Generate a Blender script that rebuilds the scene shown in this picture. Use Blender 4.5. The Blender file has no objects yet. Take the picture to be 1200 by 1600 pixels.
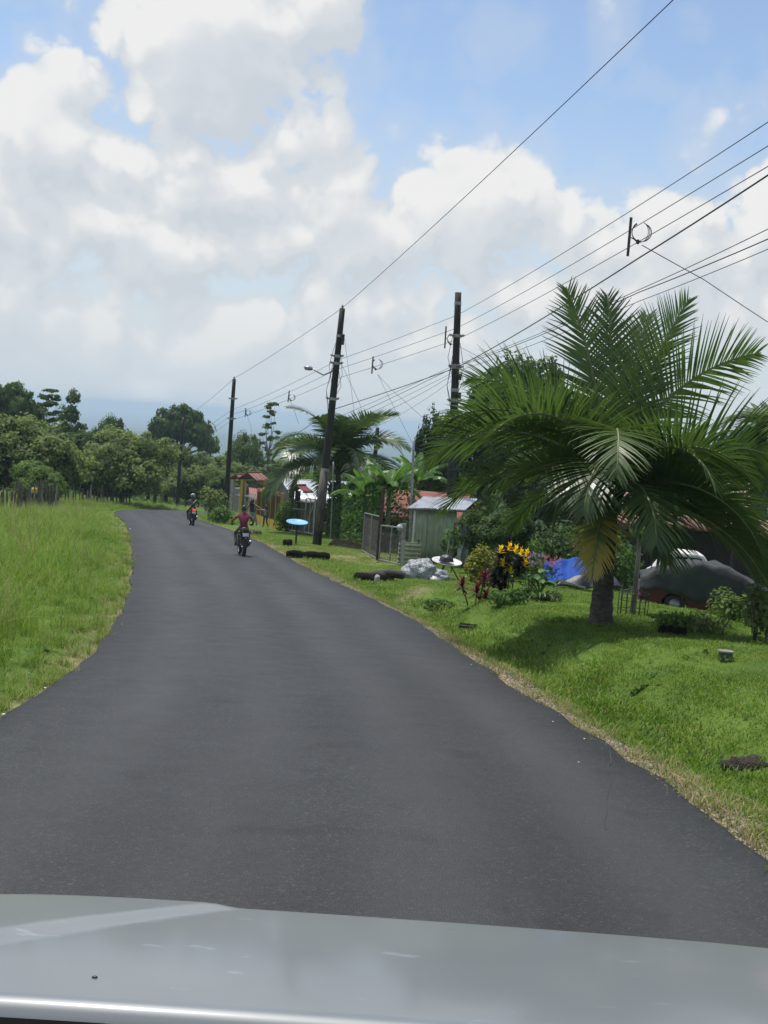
import bpy, bmesh, math, random
import numpy as np
from mathutils import Vector, Matrix
PI = math.pi
R = math.radians
random.seed(7)
rng = np.random.default_rng(7)
scene = bpy.context.scene
COL = scene.collection

# ------------------------------------------------------------------ camera
CAM_Z = 2.2
PITCH, ROLL = R(4.03), R(4.0)
FPX = 2000.0                       # focal length in photo pixels (1200 x 1600)
cam_d = bpy.data.cameras.new('camera')
cam_d.sensor_fit = 'VERTICAL'; cam_d.sensor_height = 36.0
cam_d.lens = 36.0 * FPX / 1600.0
cam_d.clip_start = 0.05; cam_d.clip_end = 60000
cam = bpy.data.objects.new('camera', cam_d); COL.objects.link(cam)
CM = Matrix.Rotation(PI/2 - PITCH, 3, 'X') @ Matrix.Rotation(ROLL, 3, 'Z')
cam.matrix_world = Matrix.Translation((0, 0, CAM_Z)) @ CM.to_4x4()
scene.camera = cam

def ray(px, py):
    d = CM @ Vector(((px-600)/FPX, -(py-800)/FPX, -1.0))
    return d / d.y
def P(px, py, Y):
    d = ray(px, py)
    return Vector((0, 0, CAM_Z)) + d * Y

# ------------------------------------------------------------------ light
SUN_EL, SUN_AZ = R(73), R(-38)      # azimuth measured from +Y (straight ahead) towards +X
sun_dir = Vector((math.sin(SUN_AZ)*math.cos(SUN_EL), math.cos(SUN_AZ)*math.cos(SUN_EL), math.sin(SUN_EL)))
sd = bpy.data.lights.new('sun', 'SUN'); sd.energy = 3.3; sd.angle = R(0.9); sd.color = (1.0, 0.96, 0.90)
so = bpy.data.objects.new('sun', sd); COL.objects.link(so)
so.rotation_euler = sun_dir.to_track_quat('Z', 'Y').to_euler()
so.location = (0, 0, 60)

world = bpy.data.worlds.new('World'); scene.world = world; world.use_nodes = True
def build_world():
    nt = world.node_tree; N = nt.nodes; L = nt.links; N.clear()
    def nd(t, **kw):
        n = N.new(t)
        for k, v in kw.items(): setattr(n, k, v)
        return n
    def val(s, v):
        if isinstance(v, bpy.types.NodeSocket): L.new(v, s)
        else: s.default_value = v
    def m(op, a, b=0.0, c=None, clamp=False):
        n = nd('ShaderNodeMath', operation=op); n.use_clamp = clamp
        val(n.inputs[0], a); val(n.inputs[1], b)
        if c is not None: val(n.inputs[2], c)
        return n.outputs[0]
    def vm(op, a, b):
        n = nd('ShaderNodeVectorMath', operation=op); val(n.inputs[0], a); val(n.inputs[1], b); return n.outputs[0]
    def sstep(x, a, b, lo=0.0, hi=1.0):
        n = nd('ShaderNodeMapRange', interpolation_type='SMOOTHSTEP'); val(n.inputs[0], x)
        n.inputs[1].default_value = a; n.inputs[2].default_value = b; n.inputs[3].default_value = lo; n.inputs[4].default_value = hi
        return n.outputs[0]
    sky = nd('ShaderNodeTexSky', sky_type='NISHITA', sun_disc=False, sun_elevation=SUN_EL, sun_rotation=SUN_AZ,
             altitude=300, air_density=1.0, dust_density=1.2, ozone_density=1.6)
    tc = nd('ShaderNodeTexCoord'); D = tc.outputs['Generated']
    # cloud banks of the photograph, as (azimuth, elevation) spots in the sky
    def azel(px, py):
        d = ray(px, py).normalized(); return math.atan2(d.x, d.y), math.asin(d.z)
    banks = [(330, 60, 215, 120, .62), (490, 70, 100, 120, .50), (150, 140, 75, 80, .46), (370, 190, 210, 95, .56), (100, 320, 300, 150, .66), (380, 330, 240, 140, .58),
             (600, 380, 230, 110, .52), (850, 350, 230, 72, .52), (700, 500, 420, 110, .48), (200, 510, 460, 110, .50),
             (1190, 440, 160, 140, .62), (690, 235, 50, 35, .30), (-300, 330, 300, 220, .5), (1700, 330, 300, 240, .5)]
    def density(vec, det):
        sp = nd('ShaderNodeSeparateXYZ'); L.new(vec, sp.inputs[0])
        az = m('ARCTAN2', sp.outputs[0], sp.outputs[1]); el = m('ARCSINE', sp.outputs[2])
        n0 = nd('ShaderNodeTexNoise'); n0.inputs['Scale'].default_value = 5.5; n0.inputs['Detail'].default_value = 1; L.new(vec, n0.inputs['Vector'])
        cov = None
        for (px, py, rx, ry, w) in banks:
            a, e = azel(px, py)
            u = m('MULTIPLY_ADD', az, FPX/rx, -a*FPX/rx); v = m('MULTIPLY_ADD', el, FPX/ry, -e*FPX/ry)
            q = m('MULTIPLY_ADD', u, u, m('MULTIPLY', v, v))
            g = m('DIVIDE', w, m('MULTIPLY_ADD', q, q, 1.0))
            cov = g if cov is None else m('MAXIMUM', cov, g)
        behind = m('MULTIPLY', sstep(n0.outputs[0], .42, .62, 0, .5), sstep(m('ABSOLUTE', az), .45, .8))   # the same kind of sky all round
        cov = m('MAXIMUM', cov, behind)
        n1 = nd('ShaderNodeTexNoise'); n1.inputs['Scale'].default_value = 10; n1.inputs['Detail'].default_value = det; n1.inputs['Roughness'].default_value = .55
        L.new(vec, n1.inputs['Vector'])
        # billows: the folded noise gives round heads with sharp creases
        n2 = nd('ShaderNodeTexNoise', noise_type='RIDGED_MULTIFRACTAL', normalize=False); n2.inputs['Scale'].default_value = 13; n2.inputs['Detail'].default_value = det-1.5; n2.inputs['Roughness'].default_value = .58
        n2.inputs['Offset'].default_value = 1.0; n2.inputs['Gain'].default_value = 1.4
        L.new(vec, n2.inputs['Vector'])
        bil = m('MULTIPLY_ADD', n2.outputs[0], -.27, .31)
        return m('ADD', m('MULTIPLY_ADD', n1.outputs[0], .80, m('SUBTRACT', cov, .40)), bil), el
    d0, el = density(D, 6.5)
    up = vm('ADD', D, (-.010, 0, .020))
    d1, _ = density(up, 3.5)
    thick = sstep(d0, .22, .38)
    lit = m('MULTIPLY_ADD', m('SUBTRACT', d0, d1), 1.8, .62)
    lit = m('SUBTRACT', lit, sstep(d0, .5, 1.1, 0, .16))
    lit = m('MAXIMUM', m('MINIMUM', lit, 1.0), .0)
    ramp = nd('ShaderNodeValToRGB'); L.new(lit, ramp.inputs[0])
    cr = ramp.color_ramp; cr.interpolation = 'EASE'
    cr.elements[0].position = .15; cr.elements[0].color = (.71, .765, .825, 1)
    cr.elements[1].position = 1.0; cr.elements[1].color = (1.04, 1.03, 1.01, 1)
    e = cr.elements.new(.5); e.color = (.80, .845, .885, 1)
    def rgbm(fac, a, b, blend='MIX'):
        n = nd('ShaderNodeMix', data_type='RGBA', blend_type=blend)
        if isinstance(fac, float): n.inputs[0].default_value = fac
        else: L.new(fac, n.inputs[0])
        for s_, v_ in ((n.inputs[6], a), (n.inputs[7], b)):
            if isinstance(v_, tuple): s_.default_value = (*v_, 1)
            else: L.new(v_, s_)
        return n.outputs[2]
    C3 = lambda r, g, b: (r*CLOUD, g*CLOUD, b*CLOUD)
    cs = rgbm(1.0, ramp.outputs[0], C3(1, 1, 1), 'MULTIPLY')
    low = sstep(el, -.01, .14, .72, 0)                           # air in front of the lowest clouds
    hz = rgbm(low, cs, C3(.74, .82, .89))
    blue = rgbm(1.0, sky.outputs[0], (.95, .93, .92), 'MULTIPLY')
    v2 = rgbm(sstep(d0, -.1, .25, .0, .30), blue, C3(.74, .82, .90))
    v3 = rgbm(sstep(el, -.02, .27, .85, 0), v2, C3(.72, .81, .895))
    fin = rgbm(m('MULTIPLY', thick, .94), v3, hz)
    bg = nd('ShaderNodeBackground'); L.new(fin, bg.inputs[0]); bg.inputs[1].default_value = SKY_STRENGTH
    out = nd('ShaderNodeOutputWorld'); L.new(bg.outputs[0], out.inputs[0])
SKY_STRENGTH, CLOUD = 0.12, 5.2
build_world()
world.cycles.sampling_method = 'MANUAL'; world.cycles.sample_map_resolution = 256
vs_ = scene.view_settings
vs_.view_transform = 'Standard'; vs_.look = 'None'; vs_.exposure = 0.45; vs_.gamma = 1.0; vs_.use_curve_mapping = False
scene.cycles.max_bounces = 6; scene.cycles.diffuse_bounces = 3; scene.cycles.glossy_bounces = 2
scene.cycles.transmission_bounces = 4; scene.cycles.transparent_max_bounces = 8; scene.cycles.volume_bounces = 0
scene.cycles.sample_clamp_indirect = 4.0; scene.cycles.caustics_reflective = False; scene.cycles.caustics_refractive = False

# ------------------------------------------------------------------ helpers
def link(o): COL.objects.link(o); return o
def tag(o, label=None, cat=None, group=None, kind=None):
    if label: o['label'] = label
    if cat: o['category'] = cat
    if group: o['group'] = group
    if kind: o['kind'] = kind
    return o
def thing(name, label, cat, loc=(0, 0, 0), rz=0.0, group=None):
    o = bpy.data.objects.new(name, None); link(o); o.empty_display_size = .2
    o.location = loc; o.rotation_euler = (0, 0, rz)
    return tag(o, label, cat, group)
def obj(name, me, parent=None, loc=None):
    o = bpy.data.objects.new(name, me); link(o)
    if parent is not None: o.parent = parent
    if loc is not None: o.location = loc
    return o
def copy_tree(o, parent=None):
    c = o.copy(); link(c); c.parent = parent
    for ch in list(o.children): copy_tree(ch, c)
    return c

def mesh_np(name, V, Fq, mats, tint=None, smooth=False, tris=False):
    k = 3 if tris else 4
    V = np.asarray(V, np.float32); Fq = np.asarray(Fq, np.int32)
    me = bpy.data.meshes.new(name)
    me.vertices.add(len(V)); me.vertices.foreach_set('co', V.ravel())
    me.loops.add(Fq.size); me.loops.foreach_set('vertex_index', Fq.ravel())
    me.polygons.add(len(Fq))
    me.polygons.foreach_set('loop_start', np.arange(0, Fq.size, k, dtype=np.int32))
    me.polygons.foreach_set('loop_total', np.full(len(Fq), k, np.int32))
    if smooth: me.polygons.foreach_set('use_smooth', np.ones(len(Fq), bool))
    if tint is not None:
        a = me.attributes.new('tint', 'FLOAT', 'POINT'); a.data.foreach_set('value', np.asarray(tint, np.float32))
    for mm in (mats if isinstance(mats, (list, tuple)) else [mats]): me.materials.append(mm)
    me.update(calc_edges=True)
    return me

class MB:
    def __init__(s): s.v = []; s.f = []; s.t = []; s.m = []; s.mi = 0; s.tv = .5
    def add(s, vs, fs, tint=None):
        b = len(s.v); s.v += [tuple(p) for p in vs]; s.t += [s.tv if tint is None else tint]*len(vs)
        for f in fs: s.f.append([b+i for i in f]); s.m.append(s.mi)
        return s
    def box(s, c, size, rot=None):
        hx, hy, hz = size[0]/2, size[1]/2, size[2]/2
        vs = [Vector((x, y, z)) for x in (-hx, hx) for y in (-hy, hy) for z in (-hz, hz)]
        if rot is not None: vs = [rot @ v for v in vs]
        c = Vector(c)
        return s.add([v+c for v in vs], [(0, 1, 3, 2), (4, 6, 7, 5), (0, 4, 5, 1), (2, 3, 7, 6), (0, 2, 6, 4), (1, 5, 7, 3)])
    def bar(s, a, b, w, h=None):
        a, b = Vector(a), Vector(b); d = b-a; h = h or w
        q = d.to_track_quat('Y', 'Z').to_matrix()
        return s.box((a+b)/2, (w, d.length, h), q)
    def tube(s, path, rad, n=8, cap=True):
        path = [Vector(p) for p in path]; K = len(path)
        rad = rad if isinstance(rad, (list, tuple)) else [rad]*K
        vs = []; ref = None
        for i, p in enumerate(path):
            t = (path[min(i+1, K-1)] - path[max(i-1, 0)])
            t = t.normalized() if t.length > 1e-9 else Vector((0, 0, 1))
            if ref is None: ref = t.orthogonal().normalized()
            ref = (ref - t*ref.dot(t)); ref = ref.normalized() if ref.length > 1e-6 else t.orthogonal().normalized()
            b = t.cross(ref)
            for j in range(n):
                a = 2*PI*j/n; vs.append(p + (ref*math.cos(a) + b*math.sin(a))*rad[i])
        fs = [(i*n+j, i*n+(j+1) % n, (i+1)*n+(j+1) % n, (i+1)*n+j) for i in range(K-1) for j in range(n)]
        if cap: fs += [tuple(range(n-1, -1, -1)), tuple((K-1)*n+j for j in range(n))]
        return s.add(vs, fs)
    def lathe(s, prof, c=(0, 0, 0), n=16, rot=None, cap=False):
        c = Vector(c); vs = []
        for r, z in prof:
            for j in range(n):
                a = 2*PI*j/n; v = Vector((r*math.cos(a), r*math.sin(a), z))
                vs.append((rot @ v if rot is not None else v)+c)
        K = len(prof)
        fs = [(i*n+j, i*n+(j+1) % n, (i+1)*n+(j+1) % n, (i+1)*n+j) for i in range(K-1) for j in range(n)]
        if cap: fs += [tuple(range(n-1, -1, -1)), tuple((K-1)*n+j for j in range(n))]
        return s.add(vs, fs)
    def grid(s, fn, nu, nv):
        vs = [fn(i/nu, j/nv) for i in range(nu+1) for j in range(nv+1)]
        fs = [(i*(nv+1)+j, (i+1)*(nv+1)+j, (i+1)*(nv+1)+j+1, i*(nv+1)+j+1) for i in range(nu) for j in range(nv)]
        return s.add(vs, fs)
    def ball(s, c, r, n=10, k=7):
        r = r if isinstance(r, (tuple, list)) else (r, r, r)
        c = Vector(c)
        vs = [c+Vector((r[0]*math.cos(2*PI*j/n)*math.sin(PI*i/k), r[1]*math.sin(2*PI*j/n)*math.sin(PI*i/k), r[2]*math.cos(PI*i/k))) for i in range(k+1) for j in range(n)]
        fs = [(i*n+j, (i+1)*n+j, (i+1)*n+(j+1) % n, i*n+(j+1) % n) for i in range(k) for j in range(n)]
        return s.add(vs, fs)
    def prism(s, poly, axis, h0, h1):
        # poly: list of (a, b) in the plane, extruded along axis x / y / z from h0 to h1
        def pt(a, b, h): return {'x': (h, a, b), 'y': (a, h, b), 'z': (a, b, h)}[axis]
        n = len(poly); vs = [pt(a, b, h0) for a, b in poly] + [pt(a, b, h1) for a, b in poly]
        fs = [(i, (i+1) % n, n+(i+1) % n, n+i) for i in range(n)] + [tuple(range(n-1, -1, -1)), tuple(range(n, 2*n))]
        return s.add(vs, fs)
    def mesh(s, name, mats, smooth=False):
        me = bpy.data.meshes.new(name); me.from_pydata(s.v, [], s.f)
        for mm in (mats if isinstance(mats, (list, tuple)) else [mats]): me.materials.append(mm)
        if any(s.m): me.polygons.foreach_set('material_index', s.m)
        a = me.attributes.new('tint', 'FLOAT', 'POINT'); a.data.foreach_set('value', s.t)
        if smooth: me.polygons.foreach_set('use_smooth', [True]*len(s.f))
        bm = bmesh.new(); bm.from_mesh(me); bmesh.ops.recalc_face_normals(bm, faces=bm.faces); bm.to_mesh(me); bm.free()
        me.update(); return me
    def build(s, name, mats, parent=None, smooth=False, bevel=0.0, loc=None):
        o = obj(name, s.mesh(name, mats, smooth), parent, loc)
        if bevel:
            b = o.modifiers.new('bevel', 'BEVEL'); b.width = bevel; b.segments = 2; b.limit_method = 'ANGLE'
        return o

# ------------------------------------------------------------------ materials
def newmat(name):
    m_ = bpy.data.materials.new(name); m_.use_nodes = True
    nt = m_.node_tree; return m_, nt, nt.nodes, nt.links, nt.nodes['Principled BSDF'], nt.nodes['Material Output']
def mat(name, c1, c2=None, scale=6.0, rough=.7, metal=0.0, bump=0.0, bscale=None, detail=5, stretch=None, spec=.5, coat=0.0, lo=.35, hi=.65, emit=None):
    m_, nt, N, L, b, out = newmat(name)
    b.inputs['Roughness'].default_value = rough; b.inputs['Metallic'].default_value = metal
    b.inputs['Specular IOR Level'].default_value = spec; b.inputs['Coat Weight'].default_value = coat
    b.inputs['Base Color'].default_value = (*c1, 1)
    if emit: b.inputs['Emission Color'].default_value = (*emit[:3], 1); b.inputs['Emission Strength'].default_value = emit[3]
    if c2 is not None or bump:
        tc = N.new('ShaderNodeTexCoord'); vec = tc.outputs['Object']
        if stretch:
            mp = N.new('ShaderNodeMapping'); mp.inputs['Scale'].default_value = stretch; L.new(vec, mp.inputs[0]); vec = mp.outputs[0]
    if c2 is not None:
        n = N.new('ShaderNodeTexNoise'); n.inputs['Scale'].default_value = scale; n.inputs['Detail'].default_value = detail; L.new(vec, n.inputs['Vector'])
        r = N.new('ShaderNodeValToRGB'); L.new(n.outputs[0], r.inputs[0])
        r.color_ramp.elements[0].position = lo; r.color_ramp.elements[0].color = (*c1, 1)
        r.color_ramp.elements[1].position = hi; r.color_ramp.elements[1].color = (*c2, 1)
        L.new(r.outputs[0], b.inputs['Base Color'])
    if bump:
        n2 = N.new('ShaderNodeTexNoise'); n2.inputs['Scale'].default_value = bscale or scale*3; n2.inputs['Detail'].default_value = 6; L.new(vec, n2.inputs['Vector'])
        bp = N.new('ShaderNodeBump'); bp.inputs['Strength'].default_value = bump; bp.inputs['Distance'].default_value = .05; L.new(n2.outputs[0], bp.inputs['Height'])
        L.new(bp.outputs[0], b.inputs['Normal'])
    return m_
def leafmat(name, dark, light, trans=.28, rough=.6, rnd=.35, third=None, spec=.2):
    m_, nt, N, L, b, out = newmat(name)
    at = N.new('ShaderNodeAttribute'); at.attribute_name = 'tint'
    oi = N.new('ShaderNodeObjectInfo')
    a1 = N.new('ShaderNodeMath'); a1.operation = 'MULTIPLY_ADD'; L.new(oi.outputs['Random'], a1.inputs[0]); a1.inputs[1].default_value = rnd; a1.inputs[2].default_value = -rnd/2
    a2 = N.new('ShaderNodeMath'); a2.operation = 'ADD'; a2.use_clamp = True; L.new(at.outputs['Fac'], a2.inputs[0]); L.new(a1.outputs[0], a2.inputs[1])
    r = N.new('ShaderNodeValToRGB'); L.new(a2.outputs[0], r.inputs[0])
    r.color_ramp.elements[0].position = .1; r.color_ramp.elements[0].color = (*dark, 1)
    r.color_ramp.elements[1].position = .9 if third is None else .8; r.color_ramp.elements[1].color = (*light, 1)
    if third is not None: e = r.color_ramp.elements.new(.97); e.color = (*third, 1)
    L.new(r.outputs[0], b.inputs['Base Color']); b.inputs['Roughness'].default_value = rough; b.inputs['Specular IOR Level'].default_value = spec
    tr = N.new('ShaderNodeBsdfTranslucent')
    hs = N.new('ShaderNodeHueSaturation'); hs.inputs['Saturation'].default_value = 1.1; hs.inputs['Value'].default_value = 1.5; L.new(r.outputs[0], hs.inputs['Color']); L.new(hs.outputs[0], tr.inputs[0])
    mx = N.new('ShaderNodeMixShader'); mx.inputs[0].default_value = trans
    L.new(b.outputs[0], mx.inputs[1]); L.new(tr.outputs[0], mx.inputs[2]); L.new(mx.outputs[0], out.inputs['Surface'])
    return m_

M = {}
M['bark'] = mat('bark', (.05, .04, .03), (.14, .12, .09), 9, .9, bump=.6, stretch=(1, 1, .25))
M['pale_bark'] = mat('pale_bark', (.16, .15, .13), (.30, .28, .24), 7, .9, bump=.4, stretch=(1, 1, .3))
M['palm_bark'] = mat('palm_bark', (.045, .04, .032), (.12, .105, .085), 10, .9, bump=.7, stretch=(1, 1, 2.5))
M['pole_wood'] = mat('pole_wood', (.010, .009, .008), (.032, .027, .022), 8, .75, bump=.5, stretch=(3, 3, .2))
M['wire'] = mat('wire', (.012, .012, .013), None, rough=.5)
M['steel'] = mat('steel', (.36, .37, .38), (.22, .22, .23), 12, .45, .7)
M['iron'] = mat('iron', (.03, .03, .032), (.07, .06, .055), 14, .6, .4)
M['black'] = mat('black_plastic', (.012, .012, .013), (.03, .03, .03), 10, .45)
M['rubber'] = mat('rubber', (.010, .010, .010), (.022, .022, .021), 20, .8)
M['white'] = mat('white_paint', (.68, .68, .66), (.50, .50, .47), 5, .5)
M['concrete'] = mat('concrete', (.30, .28, .25), (.44, .42, .38), 6, .9, bump=.3)
M['yellow_wall'] = mat('yellow_wall', (.56, .37, .035), (.44, .30, .06), 4, .75)
M['brown_panel'] = mat('brown_panel', (.10, .065, .04), (.17, .12, .075), 7, .8, stretch=(6, 6, .4))
M['wood_post'] = mat('wood_post', (.06, .05, .04), (.17, .15, .12), 8, .9, bump=.5, stretch=(3, 3, .4))
M['red_roof'] = mat('red_roof', (.27, .085, .06), (.19, .075, .058), 5, .75)
M['tile_roof'] = mat('tile_roof', (.30, .13, .105), (.19, .10, .085), 9, .75)
M['rust_roof'] = mat('rust_roof', (.26, .12, .085), (.30, .21, .20), 3, .7, stretch=(1, 1, 1))
M['zinc'] = mat('zinc_roof', (.55, .58, .62), (.40, .43, .46), 4, .4, .35)
M['green_sheet'] = mat('green_sheet', (.42, .48, .33), (.30, .34, .22), 5, .6, .1, stretch=(2, 2, .6))
M['cream_sheet'] = mat('cream_sheet', (.50, .50, .36), (.36, .35, .24), 5, .6, stretch=(1, 1, .6))
M['house_wall'] = mat('house_wall', (.30, .27, .22), (.22, .19, .15), 3, .85)
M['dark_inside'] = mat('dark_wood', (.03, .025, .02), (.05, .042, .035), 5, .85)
M['grey_paint'] = mat('grey_paint', (.34, .35, .36), (.22, .22, .22), 8, .5, .2)
M['palm'] = leafmat('palm_leaf', (.030, .064, .017), (.108, .168, .042), .30, .38, .2, third=(.42, .31, .06), spec=.5)
M['palm_rib'] = mat('palm_rib', (.10, .13, .045), (.16, .17, .07), 8, .5)
M['leaf_a'] = leafmat('leaf_dark', (.044, .080, .026), (.128, .195, .055), .42)
M['leaf_b'] = leafmat('leaf_mid', (.058, .100, .026), (.170, .250, .060), .45)
M['leaf_c'] = leafmat('leaf_olive', (.072, .110, .032), (.210, .265, .082), .45)
M['leaf_d'] = leafmat('leaf_hedge', (.030, .070, .012), (.120, .215, .040), .38)
M['leaf_e'] = leafmat('leaf_deep', (.030, .060, .020), (.085, .140, .040), .36, .5, spec=.3)
M['banana'] = leafmat('banana_leaf', (.035, .085, .02), (.12, .23, .05), .35, .35)
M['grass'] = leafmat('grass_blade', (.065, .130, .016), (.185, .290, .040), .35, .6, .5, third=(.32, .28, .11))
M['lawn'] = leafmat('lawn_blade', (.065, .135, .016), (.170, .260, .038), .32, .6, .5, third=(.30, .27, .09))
M['dry'] = leafmat('dry_blade', (.20, .16, .08), (.42, .34, .18), .2, .8, .4)
M['skin'] = mat('skin', (.26, .13, .08), (.22, .11, .065), 20, .55)
M['hair'] = mat('hair', (.008, .006, .005), (.02, .016, .013), 30, .5)

# ================================================================== terrain
SL = 0.058
def plane_hit(px, py):
    d = ray(px, py); t = CAM_Z / (-d.z - SL)
    return Vector((0, 0, CAM_Z)) + d*t
LEFT_PX = [(0, 1125), (60, 1085), (120, 1045), (170, 990), (200, 930), (207, 882), (205, 850), (196, 818), (184, 798)]
RIGHT_PX = [(1200, 1337), (1080, 1262), (960, 1168), (830, 1092), (740, 1032), (640, 966), (560, 926), (480, 888), (443, 867), (416, 852), (392, 841), (361, 828), (318, 814), (293, 804)]
Lp = [plane_hit(*p) for p in LEFT_PX]; Rp = [plane_hit(*p) for p in RIGHT_PX]
def smooth_poly(pts, n=6):
    pts = [Vector((p[0], p[1])) for p in pts]; out = []
    for i in range(len(pts)-1):
        p0, p1, p2, p3 = pts[max(i-1, 0)], pts[i], pts[i+1], pts[min(i+2, len(pts)-1)]
        for k in range(n):
            t = k/n
            out.append(.5*((2*p1) + (-p0+p2)*t + (2*p0-5*p1+4*p2-p3)*t*t + (-p0+3*p1-3*p2+p3)*t**3))
    out.append(pts[-1]); return out
l0 = Lp[0]; r0 = Rp[0]
Lw = [(-3.9, -40), (-3.7, -12), (-3.55, 2)] + [(p.x, p.y) for p in Lp] + [(Lp[-1].x+1.8, 97), (Lp[-1].x+6, 106), (Lp[-1].x+16, 113), (16, 124), (60, 132)]
Rw = [(2.3, -40), (2.35, -12), (2.55, 2)] + [(p.x, p.y) for p in Rp] + [(Rp[-1].x+2, 93.5), (Rp[-1].x+6, 97.5), (18, 112), (60, 122)]
print('LEFT', [(round(a, 1), round(b, 1)) for a, b in Lw]); print('RIGHT', [(round(a, 1), round(b, 1)) for a, b in Rw])
Ls, Rs = smooth_poly(Lw), smooth_poly(Rw)
def resample(pts, n):
    a = np.array([(p[0], p[1]) for p in pts]); s = np.r_[0, np.cumsum(np.hypot(*np.diff(a, axis=0).T))]
    q = np.linspace(0, s[-1], n); return np.c_[np.interp(q, s, a[:, 0]), np.interp(q, s, a[:, 1])]
# stations matched by y until the bend, then along the bend
def stations(pts):
    a = np.array([(p[0], p[1]) for p in pts]); k = int(np.argmax(a[:, 1] > 88)) if (a[:, 1] > 88).any() else len(a)-1
    A = a[:k]; ys = np.concatenate([np.arange(-40, 6, 2.0), np.arange(6, 40, .30), np.arange(40, 86.01, .8)])
    xs = np.interp(ys, A[:, 1], A[:, 0]); fine = np.arange(-40, 86.01, .25); fx = np.interp(fine, A[:, 1], A[:, 0]); kk = np.hanning(27); kk /= kk.sum(); fx = np.convolve(np.pad(fx, 13, 'reflect', reflect_type='odd'), kk, 'valid'); xs = np.interp(ys, fine, fx); first = np.c_[xs, ys]
    rest = resample(np.vstack([first[-1:], a[k:]]), 60)[1:]
    return np.vstack([first, rest])
LS, RS = stations(Ls), stations(Rs)
POLY = np.vstack([LS[::3], RS[::-1][::3]])
def road_dist(x, y):
    """signed distance to the road outline, negative on the road"""
    x = np.asarray(x, float); y = np.asarray(y, float); sh = x.shape; x = x.ravel(); y = y.ravel()
    d2 = np.full(x.shape, 1e12); inside = np.zeros(x.shape, bool)
    A = POLY; B = np.roll(POLY, -1, axis=0)
    for (ax, ay), (bx, by) in zip(A, B):
        ex, ey = bx-ax, by-ay; L2 = ex*ex+ey*ey + 1e-12
        t = np.clip(((x-ax)*ex + (y-ay)*ey)/L2, 0, 1)
        d2 = np.minimum(d2, (x-ax-t*ex)**2 + (y-ay-t*ey)**2)
        c = ((ay > y) != (by > y)) & (x < (bx-ax)*(y-ay)/(by-ay+1e-12)+ax)
        inside ^= c
    d = np.sqrt(d2); d[inside] *= -1
    return d.reshape(sh)
def sst(a, b, x):
    t = np.clip((np.asarray(x, float)-a)/(b-a), 0, 1); return t*t*(3-2*t)
def nz(x, y, s, seed=0.0):
    return (np.sin(x*s*1.3+seed)*np.cos(y*s*1.1+seed*2.1) + .6*np.sin(x*s*2.7-y*s*2.2+seed*3.3) + .4*np.cos(y*s*4.9+x*s*3.1+seed))/2.0
HUMP = plane_hit(1075, 1075); PALM_G = plane_hit(938, 980)
def gz(x, y, d=None):
    x = np.asarray(x, float); y = np.asarray(y, float)
    if d is None: d = road_dist(x, y)
    z = -SL*y
    far = np.clip(y-125, 0, None)
    z = z - np.minimum(far*.03, 30)
    # the land drops away to a wide plain
    rr = np.hypot(x, np.clip(y, 0, None))
    low = -110 + 34*np.exp(-((rr-2300)/700)**2)*(.6+.55*np.sin(x*.0021+.6)+.25*np.sin(x*.006)) + 20*np.exp(-((rr-4800)/1100)**2)*(.6+.5*np.sin(x*.0012+2))
    low = np.maximum(low, -112)
    w = sst(350, 1500, rr); z = z*(1-w) + low*w
    xr = np.interp(y, RS[:160, 1], RS[:160, 0]); right = (x > xr).astype(float); left = 1-right
    near = 1-sst(120, 170, rr)
    dd = np.clip(d, 0, None)
    e = np.zeros_like(z)
    # right verge: shallow ditch, bank with the palm, yard lying lower behind
    yr = sst(9, 14, y)*(1-sst(27, 36, y))
    e += right*near*yr*(-.28*np.exp(-((dd-.95)/.55)**2) + .38*sst(1.15, 2.4, dd)*(1-sst(4.6, 9, dd)))
    e += right*near*.30*np.exp(-(((x-HUMP.x)/1.9)**2+((y-HUMP.y)/1.3)**2))
    e += right*near*(-.55*sst(6, 14, dd)*(1-sst(40, 60, y)))
    e += right*near*(-.06*sst(.1, 1.0, dd))
    # left field rises gently
    e += left*near*np.clip((dd-.3)*.02, 0, .30)*(1-sst(70, 110, y)*.7)
    e += near*sst(.3, 3, dd)*(.05*nz(x, y, .9, 1.0)+.03*nz(x, y, 2.3, 4.0))
    z = z + e
    z = z - .10*(1-sst(-.25, .12, d)) - .012
    return z
def gzs(x, y): return float(gz(np.array([x]), np.array([y]))[0])
def G(px, py):
    """where the view ray through a photo pixel meets the ground"""
    d = ray(px, py); ys = np.concatenate([np.arange(5, 160, .25), np.arange(160, 3000, 5)])
    x = d.x*ys; z = CAM_Z + d.z*ys; g = gz(x, ys); k = np.argmax(z < g); k = max(k, 1)
    a, b = z[k-1]-g[k-1], z[k]-g[k]; t = a/(a-b) if a != b else 0
    Y = ys[k-1]+(ys[k]-ys[k-1])*t
    return Vector((d.x*Y, Y, gzs(d.x*Y, Y)))
def on_ground(px, Y, py=800):
    q = P(px, py, Y); return Vector((q.x, Y, gzs(q.x, Y)))
def pxs(Y): return Y/FPX                      # metres per photo pixel at distance Y

def axis(lo, hi, step, far, lo_far):
    c = list(np.arange(lo, hi+1e-6, step)); s = step; v = hi
    while v < far: s *= 1.16; v += s; c.append(v)
    s = step; v = lo
    while v > lo_far: s *= 1.16; v -= s; c.insert(0, v)
    return np.array(c)
gx = axis(-26, 20, .33, 15000, -15000); gy = axis(4, 100, .36, 15000, -60)
XX, YY = np.meshgrid(gx, gy); DD = road_dist(XX, YY); ZZ = gz(XX, YY, DD)
V = np.c_[XX.ravel(), YY.ravel(), ZZ.ravel()]; nx_, ny_ = len(gx), len(gy)
ii = (np.arange(ny_-1)[:, None]*nx_ + np.arange(nx_-1)[None, :]).ravel()
Fq = np.c_[ii, ii+1, ii+1+nx_, ii+nx_]
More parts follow.
